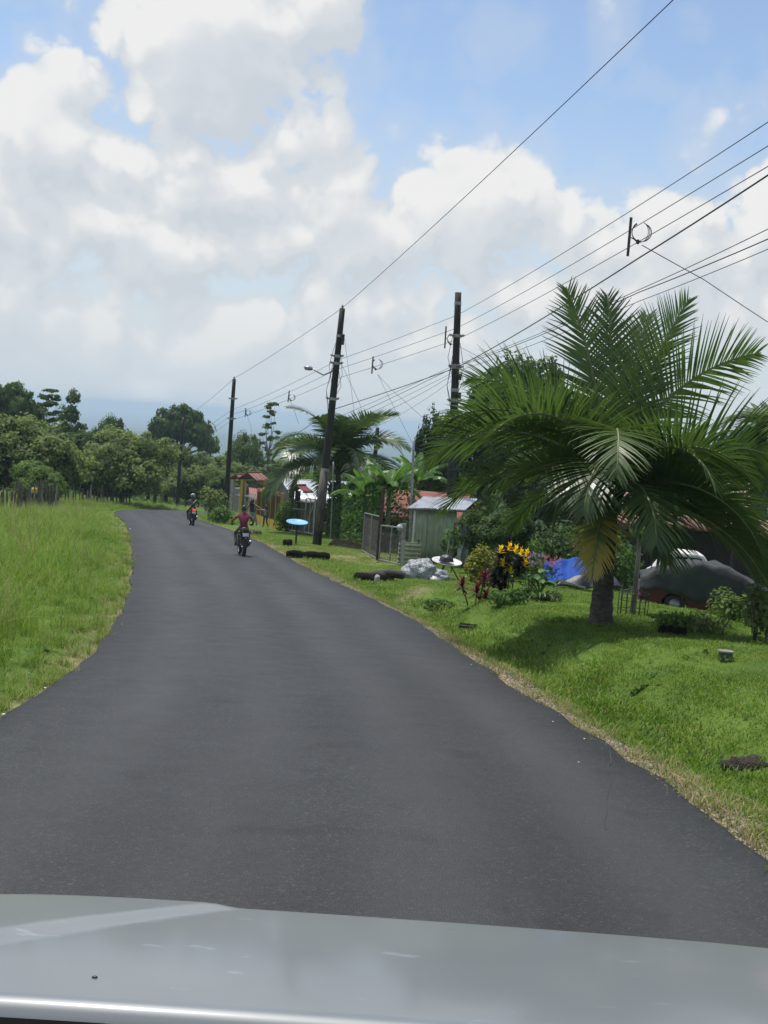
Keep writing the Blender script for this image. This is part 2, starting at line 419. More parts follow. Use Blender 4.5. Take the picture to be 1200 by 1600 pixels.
# where bare earth shows: the trampled driveway and the crumbling verge
drv = [G(505, 868), G(560, 872), G(470, 858)]
def dirtf(x, y, d):
    right = x > np.interp(y, RS[:160, 1], RS[:160, 0])
    n = nz(x, y, 3.1, 2)*.5+nz(x, y, 7.3, 5)*.5
    a = np.where(right, (1-sst(.10, .42, d + .16*n))*.9, (1-sst(.05, .25, d+.1*n))*.7)
    for q, (rx, ry) in zip(drv, ((1.3, 4.0), (1.6, 3.5), (1.0, 3.0))):
        a = np.maximum(a, 1.1*np.exp(-(((x-q.x)/rx)**2+((y-q.y)/ry)**2)*1.0)*(.75+.35*n))
    q = G(640, 928); a = np.maximum(a, .9*np.exp(-(((x-q.x)/.5)**2+((y-q.y)/.9)**2))*(.8+.4*n))
    return np.clip(a, 0, 1)
dirt = dirtf(XX, YY, DD)
def ground_mat():
    m_, nt, N, L, b, out = newmat('ground_grass')
    tc = N.new('ShaderNodeTexCoord')
    def noise(s, det=4): n = N.new('ShaderNodeTexNoise'); n.inputs['Scale'].default_value = s; n.inputs['Detail'].default_value = det; L.new(tc.outputs['Object'], n.inputs['Vector']); return n.outputs[0]
    def ramp(x, stops):
        r = N.new('ShaderNodeValToRGB'); L.new(x, r.inputs[0]); el = r.color_ramp.elements
        el[0].position, el[0].color = stops[0][0], (*stops[0][1], 1); el[1].position, el[1].color = stops[-1][0], (*stops[-1][1], 1)
        for p, c in stops[1:-1]: e = el.new(p); e.color = (*c, 1)
        return r.outputs[0]
    def mix(f, a, c2):
        n = N.new('ShaderNodeMix'); n.data_type = 'RGBA'; L.new(f, n.inputs[0])
        L.new(a, n.inputs[6])
        if isinstance(c2, tuple): n.inputs[7].default_value = (*c2, 1)
        else: L.new(c2, n.inputs[7])
        return n.outputs[2]
    g = ramp(noise(1.1, 6), [(.3, (.050, .095, .014)), (.5, (.085, .150, .020)), (.72, (.125, .195, .032))])
    fine = ramp(noise(38, 5), [(.35, (.03, .06, .01)), (.65, (.14, .20, .04))])
    f1 = N.new('ShaderNodeMix'); f1.data_type = 'RGBA'; f1.inputs[0].default_value = .35; L.new(g, f1.inputs[6]); L.new(fine, f1.inputs[7])
    earth = ramp(noise(9, 7), [(.3, (.13, .09, .055)), (.5, (.24, .175, .11)), (.7, (.36, .28, .19))])
    at = N.new('ShaderNodeAttribute'); at.attribute_name = 'tint'
    c = mix(at.outputs['Fac'], f1.outputs[2], earth)
    # far land: wooded plain and hills
    sp = N.new('ShaderNodeSeparateXYZ'); L.new(tc.outputs['Object'], sp.inputs[0])
    mr = N.new('ShaderNodeMapRange'); L.new(sp.outputs[1], mr.inputs[0]); mr.inputs[1].default_value = 260; mr.inputs[2].default_value = 700
    wood = ramp(noise(.012, 9), [(.35, (.015, .03, .012)), (.52, (.035, .06, .02)), (.66, (.08, .12, .045))])
    c = mix(mr.outputs[0], c, wood)
    L.new(c, b.inputs['Base Color']); b.inputs['Roughness'].default_value = .95; b.inputs['Specular IOR Level'].default_value = .15
    bp = N.new('ShaderNodeBump'); bp.inputs['Strength'].default_value = .5; bp.inputs['Distance'].default_value = .05; L.new(noise(24, 7), bp.inputs['Height']); L.new(bp.outputs[0], b.inputs['Normal'])
    return m_
ground = obj('ground', mesh_np('ground', V, Fq, ground_mat(), dirt.ravel(), True)); tag(ground, kind='structure')

# ------------------------------------------------------------------ road
def asphalt_mat():
    m_, nt, N, L, b, out = newmat('asphalt')
    tc = N.new('ShaderNodeTexCoord')
    def noise(s, det=5, st=None):
        n = N.new('ShaderNodeTexNoise'); n.inputs['Scale'].default_value = s; n.inputs['Detail'].default_value = det
        if st: mp = N.new('ShaderNodeMapping'); mp.inputs['Scale'].default_value = st; L.new(tc.outputs['Object'], mp.inputs[0]); L.new(mp.outputs[0], n.inputs['Vector'])
        else: L.new(tc.outputs['Object'], n.inputs['Vector'])
        return n.outputs[0]
    vo = N.new('ShaderNodeTexVoronoi'); vo.inputs['Scale'].default_value = 80; L.new(tc.outputs['Object'], vo.inputs['Vector'])
    sp = N.new('ShaderNodeSeparateColor'); L.new(vo.outputs['Color'], sp.inputs[0])
    r = N.new('ShaderNodeValToRGB'); L.new(sp.outputs[0], r.inputs[0]); el = r.color_ramp.elements
    el[0].position, el[0].color = 0.0, (.014, .0148, .015, 1); el[1].position, el[1].color = 1.0, (.080, .081, .078, 1)
    e = el.new(.6); e.color = (.0235, .0245, .0248, 1); e = el.new(.93); e.color = (.036, .0368, .0365, 1)
    r2 = N.new('ShaderNodeValToRGB'); L.new(noise(.55, 6, (1.6, .35, 1)), r2.inputs[0])
    r2.color_ramp.elements[0].position = .3; r2.color_ramp.elements[0].color = (.68, .69, .69, 1); r2.color_ramp.elements[1].position = .7; r2.color_ramp.elements[1].color = (1.20, 1.205, 1.18, 1)
    mx = N.new('ShaderNodeMix'); mx.data_type = 'RGBA'; mx.blend_type = 'MULTIPLY'; mx.inputs[0].default_value = 1; L.new(r.outputs[0], mx.inputs[6]); L.new(r2.outputs[0], mx.inputs[7])
    # tar-dark outer margin of the mat, and a dusting of earth along the crumbling edge
    at = N.new('ShaderNodeAttribute'); at.attribute_name = 'tint'
    md = N.new('ShaderNodeMix'); md.data_type = 'RGBA'; md.blend_type = 'MULTIPLY'; L.new(at.outputs['Fac'], md.inputs[0]); L.new(mx.outputs[2], md.inputs[6]); md.inputs[7].default_value = (.50, .50, .52, 1)
    # polished wheel paths and a lightly dusted crown
    aw = N.new('ShaderNodeAttribute'); aw.attribute_name = 'wear'
    nw = N.new('ShaderNodeMath'); nw.operation = 'MULTIPLY'; L.new(aw.outputs['Fac'], nw.inputs[0]); L.new(noise(.8, 5, (1, .3, 1)), nw.inputs[1])
    mw = N.new('ShaderNodeMix'); mw.data_type = 'RGBA'; mw.blend_type = 'MIX'; L.new(nw.outputs[0], mw.inputs[0]); L.new(md.outputs[2], mw.inputs[6]); mw.inputs[7].default_value = (.052, .0535, .0535, 1)
    st = N.new('ShaderNodeValToRGB'); L.new(noise(1.7, 8), st.inputs[0]); st.color_ramp.elements[0].position = .60; st.color_ramp.elements[0].color = (1, 1, 1, 1); st.color_ramp.elements[1].position = .78; st.color_ramp.elements[1].color = (.62, .62, .63, 1)
    ms = N.new('ShaderNodeMix'); ms.data_type = 'RGBA'; ms.blend_type = 'MULTIPLY'; ms.inputs[0].default_value = 1; L.new(mw.outputs[2], ms.inputs[6]); L.new(st.outputs[0], ms.inputs[7])
    L.new(ms.outputs[2], b.inputs['Base Color'])
    rr = N.new('ShaderNodeMapRange'); L.new(noise(3, 5), rr.inputs[0]); rr.inputs[3].default_value = .50; rr.inputs[4].default_value = .72; L.new(rr.outputs[0], b.inputs['Roughness'])
    b.inputs['Specular IOR Level'].default_value = .28
    bp = N.new('ShaderNodeBump'); bp.inputs['Strength'].default_value = .55; bp.inputs['Distance'].default_value = .012; L.new(vo.outputs['Distance'], bp.inputs['Height']); L.new(bp.outputs[0], b.inputs['Normal'])
    return m_
NW = 40
def rag(n, s): return np.convolve(rng.normal(0, 1, n+6), np.ones(3)/3, 'same')[3:-3]*s
lx, rx_ = LS.copy(), RS.copy()
nst = len(LS)
jl = rag(nst, .035)+.012*np.sin(LS[:, 1]*1.3)+.012*np.sin(LS[:, 1]*3.7); jr = rag(nst, .05)+.018*np.sin(RS[:, 1]*1.9+1)+.016*np.sin(RS[:, 1]*4.3)-.02
uu = np.linspace(0, 1, NW+1); uu = .5-.5*np.cos(PI*uu)*(.86+.14*np.abs(np.cos(PI*uu)))
dirv = rx_-lx; dl = dirv/np.linalg.norm(dirv, axis=1)[:, None]
Lq = lx + dl*jl[:, None]; Rq = rx_ + dl*jr[:, None]
pts = Lq[:, None, :]*(1-uu)[None, :, None] + Rq[:, None, :]*uu[None, :, None]
zr = -SL*pts[..., 1] + .022 + .03*(1-(2*uu-1)**2)[None, :]
zr = zr - np.clip(pts[..., 1]-125, 0, None)*.03
zr[:, 0] -= .05; zr[:, -1] -= .05
RV = np.dstack([pts, zr]).reshape(-1, 3)
w_ = NW+1
ii = (np.arange(nst-1)[:, None]*w_ + np.arange(NW)[None, :]).ravel()
edge = np.minimum(np.linalg.norm(pts-Lq[:, None, :], axis=2), np.linalg.norm(pts-Rq[:, None, :], axis=2))
tarm = np.clip(1-edge/.38, 0, 1)*.9
# the darker patched strip with a cracked joint near the right verge
c1, c2, c3 = plane_hit(955, 1180), plane_hit(942, 1318), plane_hit(1195, 1345)
def segd(pp, a, b):
    ax, ay = a.x, a.y; ex, ey = b.x-ax, b.y-ay; t = np.clip(((pp[..., 0]-ax)*ex+(pp[..., 1]-ay)*ey)/(ex*ex+ey*ey), 0, 1)
    return np.hypot(pp[..., 0]-ax-t*ex, pp[..., 1]-ay-t*ey)
wear = np.zeros(pts.shape[:2])
for u0, w0 in ((.20, .085), (.40, .075), (.63, .08), (.84, .07)): wear += np.exp(-((uu[None, :]-u0-.012*np.sin(pts[..., 1]*.21))/w0)**2)
road = obj('road', mesh_np('road', RV, np.c_[ii, ii+1, ii+1+w_, ii+w_], asphalt_mat(), tarm.ravel(), True)); tag(road, kind='structure')
a_ = road.data.attributes.new('wear', 'FLOAT', 'POINT'); a_.data.foreach_set('value', np.clip(wear, 0, 1).ravel().astype(np.float32))
def crack(pts2, seed):
    r_ = random.Random(seed); mb = MB(); path = []
    for a, b in zip(pts2[:-1], pts2[1:]):
        for k in range(14):
            t = k/14; p = a.lerp(b, t); path.append(Vector((p.x+r_.uniform(-.018, .018), p.y+r_.uniform(-.02, .02), 0)))
    wl = [r_.uniform(.001, .008) for _ in path]
    def zz(x, y): 
        k = np.argmin(np.abs(LS[:, 1]-y)); u = (x-LS[k, 0])/(RS[k, 0]-LS[k, 0]); return -SL*y+.022+.03*(1-(2*u-1)**2)+.004
    vs = []
    for i, p in enumerate(path):
        t = (path[min(i+1, len(path)-1)]-path[max(i-1, 0)]).normalized(); n = Vector((-t.y, t.x, 0))
        for s in (-1, 1): q = p+n*wl[i]*s; vs.append((q.x, q.y, zz(q.x, q.y)))
    mb.add(vs, [(2*i, 2*i+1, 2*i+3, 2*i+2) for i in range(len(path)-1)])
    return mb
M['tar'] = mat('tar', (.018, .018, .018), (.026, .026, .025), 30, .8)
crack([c1, c2], 3).build('road_crack', M['tar'], road)

# crumbled gravel and dry thatch along the right edge
def chips(n, y0, y1, off, sz, seed):
    r_ = np.random.default_rng(seed); y = y0+(y1-y0)*r_.random(n)**1.5
    x = np.interp(y, RS[:160, 1], RS[:160, 0]) + off[0] + (off[1]-off[0])*r_.random(n)**1.3 + .12*nz(y*0, y, 2.2, 1)
    z = gz(x, y); s = sz*(.4+r_.random(n)); base = np.array([(-1, -1, 0), (1, -1, 0), (1, 1, 0), (-1, 1, 0), (-.6, -.5, 1), (.5, -.6, .9), (.6, .5, 1), (-.5, .6, .8)])
    a = r_.random(n)*6.28; V = base[None]*s[:, None, None]*np.array([1, .8, .6]); V = V*(.8+.4*r_.random((n, 8, 1)))
    X = V[..., 0]*np.cos(a)[:, None]-V[..., 1]*np.sin(a)[:, None]; Y = V[..., 0]*np.sin(a)[:, None]+V[..., 1]*np.cos(a)[:, None]
    W = np.dstack([X+x[:, None], Y+y[:, None], V[..., 2]+z[:, None]+.0]); f = np.array([(4, 5, 6, 7), (0, 1, 5, 4), (1, 2, 6, 5), (2, 3, 7, 6), (3, 0, 4, 7)])
    F_ = (np.arange(n)[:, None, None]*8+f[None]).reshape(-1, 4)
    return W.reshape(-1, 3), F_, np.repeat(r_.random(n), 8)
ga = chips(9000, 7, 34, (-.08, .40), .013, 4); gb = chips(1600, 7, 30, (-.55, .05), .007, 6); gv = np.vstack([ga[0], gb[0]+np.array([0, 0, .075])]); gf = np.vstack([ga[1], gb[1]+len(ga[0])]); gt = np.r_[ga[2], gb[2]]
gravel = obj('gravel', mesh_np('gravel', gv, gf, leafmat('gravel_chip', (.10, .085, .065), (.34, .29, .23), .0, .9), gt)); tag(gravel, 'loose gravel and crumbs along the right road edge', 'gravel', kind='stuff')

# ================================================================== grass
def blades(n, rad, h0, h1, w, lean, segs, seed, thick_top=0.15):
    r_ = np.random.default_rng(seed)
    a = r_.random(n)*2*PI; rr = rad*np.sqrt(r_.random(n)); bx, by = rr*np.cos(a), rr*np.sin(a)
    az = r_.random(n)*2*PI; h = h0+(h1-h0)*r_.random(n)**1.3; ln = lean*(.3+r_.random(n)); wd = w*(.6+.8*r_.random(n))
    V = np.zeros((n, (segs+1)*2, 3)); tint = np.zeros((n, (segs+1)*2))
    tb = np.clip(r_.normal(.5, .22, n), 0, .94)
    for k in range(segs+1):
        t = k/segs; out = h*ln*t**1.9; z = h*t*(1-.28*ln*t*t); wk = wd*(1-t*(1-thick_top))*(.55 if k == 0 else 1)
        for s, j in ((-1, 0), (1, 1)):
            V[:, 2*k+j, 0] = bx+np.cos(az)*out - np.sin(az)*wk*s*.5; V[:, 2*k+j, 1] = by+np.sin(az)*out+np.cos(az)*wk*s*.5; V[:, 2*k+j, 2] = z
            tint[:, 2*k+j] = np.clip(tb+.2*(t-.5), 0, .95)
    f = np.array([(2*k, 2*k+1, 2*k+3, 2*k+2) for k in range(segs)]); m = (segs+1)*2
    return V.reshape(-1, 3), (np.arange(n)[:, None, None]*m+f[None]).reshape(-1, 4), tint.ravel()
def proto(name, parts, mats):
    vs, fs, ts, mi, b = [], [], [], [], 0
    for i, (v, f, t) in enumerate(parts): vs.append(v); fs.append(f+b); ts.append(t); mi += [i]*len(f); b += len(v)
    me = mesh_np(name, np.vstack(vs), np.vstack(fs), mats, np.concatenate(ts)); me.polygons.foreach_set('material_index', mi)
    return bpy.data.objects.new(name, me)
def scatter(name, label, cat, pts, rot, scl, protos, pick=None):
    n = len(pts); me = bpy.data.meshes.new(name); me.vertices.add(n); me.vertices.foreach_set('co', np.asarray(pts, np.float32).ravel())
    a = me.attributes.new('rot', 'FLOAT_VECTOR', 'POINT'); a.data.foreach_set('vector', np.asarray(rot, np.float32).ravel())
    a = me.attributes.new('scl', 'FLOAT_VECTOR', 'POINT'); a.data.foreach_set('vector', np.asarray(scl, np.float32).ravel())
    a = me.attributes.new('pick', 'INT', 'POINT'); a.data.foreach_set('value', np.asarray(pick if pick is not None else rng.integers(0, len(protos), n), np.int32))
    o = obj(name, me); tag(o, label, cat, kind='stuff')
    ng = bpy.data.node_groups.new(name, 'GeometryNodeTree'); N = ng.nodes; L = ng.links
    ng.interface.new_socket('Geometry', in_out='INPUT', socket_type='NodeSocketGeometry'); ng.interface.new_socket('Geometry', in_out='OUTPUT', socket_type='NodeSocketGeometry')
    gi = N.new('NodeGroupInput'); go = N.new('NodeGroupOutput'); ip = N.new('GeometryNodeInstanceOnPoints'); jn = N.new('GeometryNodeJoinGeometry')
    for p in reversed(protos):
        oi = N.new('GeometryNodeObjectInfo'); oi.inputs['Object'].default_value = p; oi.inputs['As Instance'].default_value = True; L.new(oi.outputs['Geometry'], jn.inputs[0])
    def na(nm, ty): q = N.new('GeometryNodeInputNamedAttribute'); q.data_type = ty; q.inputs['Name'].default_value = nm; return q.outputs['Attribute']
    L.new(gi.outputs[0], ip.inputs['Points']); L.new(jn.outputs[0], ip.inputs['Instance']); ip.inputs['Pick Instance'].default_value = True
    L.new(na('pick', 'INT'), ip.inputs['Instance Index']); L.new(na('rot', 'FLOAT_VECTOR'), ip.inputs['Rotation']); L.new(na('scl', 'FLOAT_VECTOR'), ip.inputs['Scale'])
    L.new(ip.outputs[0], go.inputs[0])
    md = o.modifiers.new('scatter', 'NODES'); md.node_group = ng
    return o
def sample_area(n, x0, x1, y0, y1, dens):
    """random points weighted by dens(x, y, d)"""
    x = x0+(x1-x0)*rng.random(n); y = y0+(y1-y0)*rng.random(n); d = road_dist(x, y); keep = rng.random(n) < dens(x, y, d)
    return x[keep], y[keep], d[keep]
def rx_at(y): return np.interp(y, RS[:160, 1], RS[:160, 0])
tall = [proto('grass_tuft', [blades(34, .20, .30, .75, .012, .75, 4, 11), blades(8, .15, .2, .5, .018, .9, 4, 12)], [M['grass'], M['grass']]),
        proto('grass_tuft', [blades(30, .22, .25, .62, .013, .9, 4, 13)], [M['grass']]),
        proto('grass_tuft', [blades(36, .18, .40, .85, .010, .5, 4, 14), blades(7, .1, .5, .95, .007, .35, 4, 15, .8)], [M['grass'], M['dry']])]
short = [proto('short_grass', [blades(140, .26, .02, .052, .011, .8, 2, 21)], [M['lawn']]), proto('short_grass', [blades(130, .26, .018, .046, .012, .9, 2, 22)], [M['lawn']]),
         proto('short_grass', [blades(110, .25, .03, .08, .010, .8, 3, 23)], [M['lawn']])]
dry = [proto('straw_tuft', [blades(26, .14, .02, .10, .008, 1.1, 2, 31), blades(14, .14, .03, .09, .009, .9, 2, 32)], [M['dry'], M['lawn']])]
# left field
def dens_l(x, y, d):
    ok = (x < rx_at(y)-2) & (d > .03) & (x > -.42*y-4)
    return ok*np.clip(11.0/np.maximum(y, 9), .10, 1)
x, y, d = sample_area(75000, -40, -1.5, 6, 100, dens_l)
grow = .38+.62*sst(.1, 2.2, d); patch = nz(x, y, .35, 2.0)
s = grow*(.75+.5*rng.random(len(x)))*(1+.22*patch)*(1-.25*sst(40, 90, y))
pts = np.c_[x, y, gz(x, y, d)-.02]
pick = np.where(rng.random(len(x)) < sst(-.2, .6, patch)*.28, 2, rng.integers(0, 2, len(x)))
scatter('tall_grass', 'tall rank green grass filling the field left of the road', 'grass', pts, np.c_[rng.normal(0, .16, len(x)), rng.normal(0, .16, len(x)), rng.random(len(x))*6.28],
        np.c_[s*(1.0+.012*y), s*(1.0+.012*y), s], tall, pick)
# right lawn and verge
def dens_r(x, y, d):
    ok = (x > rx_at(y)+.5) & (d > .06) & (x < .42*y+5)
    bare = dirtf(x, y, d)
    return ok*np.clip(13.0/np.maximum(y, 8), .10, 1)*(1-.96*bare)
x, y, d = sample_area(62000, -9, 24, 5, 66, dens_r)
pa = nz(x, y, .8, 1.5)
s = (.75+.5*rng.random(len(x)))*(1+.35*pa)*np.where((d < 1.6), 1.45, 1.0)
pick = np.where((d < 1.4) & (rng.random(len(x)) < .6), 2, rng.integers(0, 2, len(x)))
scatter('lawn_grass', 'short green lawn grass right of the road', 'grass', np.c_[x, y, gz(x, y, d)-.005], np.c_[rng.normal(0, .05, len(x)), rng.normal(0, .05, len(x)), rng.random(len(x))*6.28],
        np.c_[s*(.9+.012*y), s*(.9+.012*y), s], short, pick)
# taller weeds along the ditch and thin verge fringe
def dens_v(x, y, d):
    rt = x > rx_at(y)+.2
    return (rt & (d > .35) & (d < 1.5))*np.clip(9/np.maximum(y, 8), .1, 1)*sst(-.1, .5, nz(x, y, .7, 6.0))*.8
x, y, d = sample_area(26000, -12, 6, 7, 60, dens_v)
s = .22+.26*rng.random(len(x))
scatter('verge_weeds', 'longer grass tufts along the shallow ditch beside the road', 'grass', np.c_[x, y, gz(x, y, d)-.01], np.c_[rng.normal(0, .2, len(x)), rng.normal(0, .2, len(x)), rng.random(len(x))*6.28],
        np.c_[s*1.1, s*1.1, s], tall[:2])
def dens_d(x, y, d):
    return (d > -.10) & (d < .5) & (y < 90) & (rng.random(len(x)) < np.where(x > rx_at(y)-1, .8, .35)*np.clip(10/np.maximum(y, 8), .15, 1))
x, y, d = sample_area(60000, -14, 3.5, 6, 62, dens_d)
s = .7+.7*rng.random(len(x))
scatter('dry_grass', 'dry straw-coloured grass fringe at the edges of the road', 'grass', np.c_[x, y, gz(x, y, d)], np.c_[rng.normal(0, .1, len(x)), rng.normal(0, .1, len(x)), rng.random(len(x))*6.28], np.c_[s, s, s], dry)
# broad-leaved weeds sprinkled through the lawn and the field edge
def weed(n, L_, seed):
    r_ = random.Random(seed); mb = MB()
    for i in range(n):
        a = i*2.4; e = R(r_.uniform(15, 55)); l = L_*r_.uniform(.6, 1.1); w = l*.28; d = Vector((math.cos(a)*math.cos(e), math.sin(a)*math.cos(e), math.sin(e))); s_ = Vector((-math.sin(a), math.cos(a), 0))*w
        mb.add([d*.02, d*l*.5+s_, d*l-Vector((0, 0, l*.2)), d*l*.5-s_], [(0, 1, 2, 3)], r_.uniform(.2, .9))
    return bpy.data.objects.new('weed', mb.mesh('weed', M['weed']))
M['weed'] = leafmat('weed_leaf', (.035, .085, .015), (.12, .22, .04), .3)
weeds = [weed(9, .10, 1), weed(14, .14, 2), weed(7, .18, 3)]
def dens_w(x, y, d): return (d > .15)*np.clip(11/np.maximum(y, 8), .1, 1)*sst(.0, .7, nz(x, y, 1.1, 9.0))*.9
x, y, d = sample_area(9000, -14, 14, 6, 45, dens_w)
s = .35+.45*rng.random(len(x)); lf_ = (x < rx_at(y)-1)
scatter('broadleaf_weeds', 'small broad-leaved weeds among the grass on both sides', 'weeds', np.c_[x, y, gz(x, y, d)+np.where(lf_, .12, 0)], np.c_[rng.normal(0, .2, len(x)), rng.normal(0, .2, len(x)), rng.random(len(x))*6.28], np.c_[s, s, s], weeds)
# rough pasture beyond the bend
def dens_p(x, y, d): return (d > .4)*(.5)
x, y, d = sample_area(5000, -60, 6, 92, 175, dens_p)
s = .5+.6*rng.random(len(x))
scatter('pasture_grass', 'rough pasture grass beyond the bend of the road', 'grass', np.c_[x, y, gz(x, y, d)-.03], np.c_[rng.normal(0, .1, len(x)), rng.normal(0, .1, len(x)), rng.random(len(x))*6.28],
        np.c_[s*2.0, s*2.0, s*.7], tall[:2])

# ================================================================== trees
def leaf_quads(c, size, nrm, r_, tb, elong=1.7):
    """one folded-diamond leaf per centre; c (n,3), nrm (n,3)"""
    n = len(c); nrm = nrm/np.linalg.norm(nrm, axis=1)[:, None]
    t = r_.normal(0, 1, (n, 3)); t -= nrm*(t*nrm).sum(1)[:, None]; t /= np.linalg.norm(t, axis=1)[:, None]
    b = np.cross(nrm, t); s = (size*(.6+.8*r_.random(n)))[:, None]
    V = np.stack([c-t*s*.5*elong, c+b*s*.5-nrm*s*.10, c+t*s*.5*elong-nrm*s*.18, c-b*s*.5-nrm*s*.10], axis=1)
    return V.reshape(-1, 3), np.arange(n*4).reshape(-1, 4), np.repeat(np.clip(tb+r_.normal(0, .13, n), 0, 1), 4)
def crown_mesh(name, material, lobes, ncl, per, clr, leaf, seed, flat=.7, shell=.55, updir=.55, shape=None):
    r_ = np.random.default_rng(seed); lob = np.array(lobes, float)
    vol = lob[:, 3]*lob[:, 4]*lob[:, 5]; vol = vol**.75; k = r_.choice(len(lob), ncl, p=vol/vol.sum())
    u = r_.normal(0, 1, (ncl, 3)); u /= np.linalg.norm(u, axis=1)[:, None]
    rad = shell+(1-shell)*r_.random(ncl)**.6
    cc = lob[k, :3] + u*rad[:, None]*lob[k, 3:6]
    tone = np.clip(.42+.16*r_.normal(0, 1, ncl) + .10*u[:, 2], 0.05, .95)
    cl = clr*(.55+.8*r_.random(ncl))
    idx = np.repeat(np.arange(ncl), per)
    o = r_.normal(0, 1, (len(idx), 3)); o /= np.linalg.norm(o, axis=1)[:, None]; o *= (r_.random(len(idx))**.45)[:, None]; off = o*cl[idx][:, None]; off[:, 2] *= flat
    pos = cc[idx]+off
    nrm = o*.8 + u[idx]*.5 + np.array([0, 0, updir]) + r_.normal(0, .45, (len(idx), 3))
    v, f, t = leaf_quads(pos, np.full(len(idx), leaf), nrm, r_, tone[idx])
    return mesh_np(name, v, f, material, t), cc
def trunk_mesh(name, material, h, r0, tips, fork=.45, seed=0, lean=(0, 0), n=8):
    r_ = random.Random(seed); mb = MB(); fk = Vector((lean[0]*fork, lean[1]*fork, h*fork))
    mb.tube([(0, 0, -.3), (0, 0, 0), fk*.5+Vector((r_.uniform(-.05, .05)*h*.2, 0, 0)), fk], [r0*1.35, r0*1.15, r0*.9, r0*.75], n)
    for tp in tips:
        tp = Vector(tp); st = fk.lerp(Vector((lean[0]*fork*.6, lean[1]*fork*.6, h*fork*.75)), r_.random())
        mid = st.lerp(tp, .5)+Vector((r_.uniform(-.1, .1)*h, r_.uniform(-.1, .1)*h, r_.uniform(0, .06)*h))
        mb.tube([st, mid, tp], [r0*.5, r0*.3, r0*.08], 6)
    return mb.mesh(name, material, True)
def lobes_round(seed, n=7, rx=1.0, rz=.7, z0=0.0, sub=.55):
    r_ = random.Random(seed); out = [(0, 0, z0, rx*.75, rx*.75, rz*.75)]
    for i in range(n):
        a = 2*PI*i/n+r_.uniform(-.4, .4); q = r_.uniform(.35, .62)
        s = sub*r_.uniform(.7, 1.15)
        out.append((math.cos(a)*rx*q, math.sin(a)*rx*q, z0+rz*r_.uniform(-.35, .55), rx*s, rx*s, rz*s))
    return out
# each kind is modelled at unit half-width and scaled; (crown, trunk)
KINDS = {}
def kind(key, cm, tm, lobes, zc, ncl, per, clr, leaf, seed, flat=.7, shell=.55, fork=.45, r0=.06, h=None, ntip=9):
    lobes = [(a, b, c+zc, d, e, f) for a, b, c, d, e, f in lobes]
    me, cc = crown_mesh('crown', M[cm], lobes, ncl, per, clr, leaf, seed, flat, shell)
    r_ = random.Random(seed); tips = [tuple(cc[r_.randrange(len(cc))]) for _ in range(ntip)]
    KINDS[key] = (me, trunk_mesh('trunk', M[tm], h or zc, r0, tips, fork, seed))
kind('bushy1', 'leaf_b', 'bark', lobes_round(1, 9, 1, .72), .80, 520, 60, .17, .046, 101)
kind('bushy2', 'leaf_c', 'bark', lobes_round(2, 10, 1, .70), .78, 540, 60, .165, .045, 102)
kind('bushy3', 'leaf_a', 'bark', lobes_round(3, 9, 1, .8), .88, 520, 60, .17, .046, 103)
kind('umbrella', 'leaf_a', 'bark', [(0, 0, .18, .62, .62, .20), (-.5, .1, .0, .42, .42, .15), (.5, -.1, -.04, .44, .44, .16), (.1, .5, .05, .4, .4, .14), (-.1, -.5, .03, .42, .42, .15), (.78, .1, -.22, .28, .28, .12), (-.75, -.1, -.16, .28, .28, .12)], 1.15, 330, 34, .13, .050, 104, .5, .3, .55, .075, 1.2, 16)
def layers(seed, n, rx, z0, z1, s, sz):
    r_ = random.Random(seed); out = []
    for k in range(n):
        f = k/(n-1); a = k*2.4; q = rx*(.25+.75*r_.random())*(1-.55*f); out.append((math.cos(a)*q, math.sin(a)*q, z0+(z1-z0)*f+r_.uniform(-.06, .06), s*r_.uniform(.6, 1.2), s*r_.uniform(.6, 1.2), sz*r_.uniform(.7, 1.3)))
    return out
kind('open_tall', 'leaf_b', 'pale_bark', layers(5, 20, .80, -.75, .55, .28, .06), 1.9, 260, 30, .13, .045, 105, .14, .15, .6, .045, 2.1, 22)
kind('slim_tall', 'leaf_a', 'bark', [(0, 0, 1.0, .32, .32, .22), (.1, 0, .55, .45, .45, .25), (-.1, .1, .05, .6, .6, .32), (.1, -.1, -.55, .7, .7, .38)], 1.9, 210, 34, .17, .055, 106, .6, .4, .6, .05, 1.9, 12)
kind('cecropia', 'leaf_a', 'pale_bark', layers(9, 26, .74, -1.0, 1.05, .20, .045), 1.9, 170, 24, .14, .050, 107, .12, .1, .85, .035, 2.0, 30)
kind('mango', 'leaf_e', 'bark', lobes_round(8, 10, 1, .95, 0, .5), 1.25, 620, 55, .14, .042, 108, .8, .62)
def tree(key, px, py_top, Y, width_px, label, py_base=None, hscale=None, rz=None, name='tree', group=None, cat='tree', sink=0):
    """a tree whose crown top shows at (px, py_top), standing at distance Y"""
    g = on_ground(px, Y, py_top+40); top = P(px, py_top, Y).z; hw = width_px*.5*pxs(Y)
    cr, tr = KINDS[key]
    zmax = max(v.co.z for v in cr.vertices) if key not in ZM else ZM[key]; ZM[key] = zmax
    H = max(top-g.z+sink, 1.0)
    t = thing(name, label, cat, (g.x, g.y, g.z-sink), rz if rz is not None else random.uniform(0, 6.28), group)
    t.scale = (hw, hw, H/zmax)
    obj('crown', cr, t); obj('trunk', tr, t)
    return t
ZM = {}
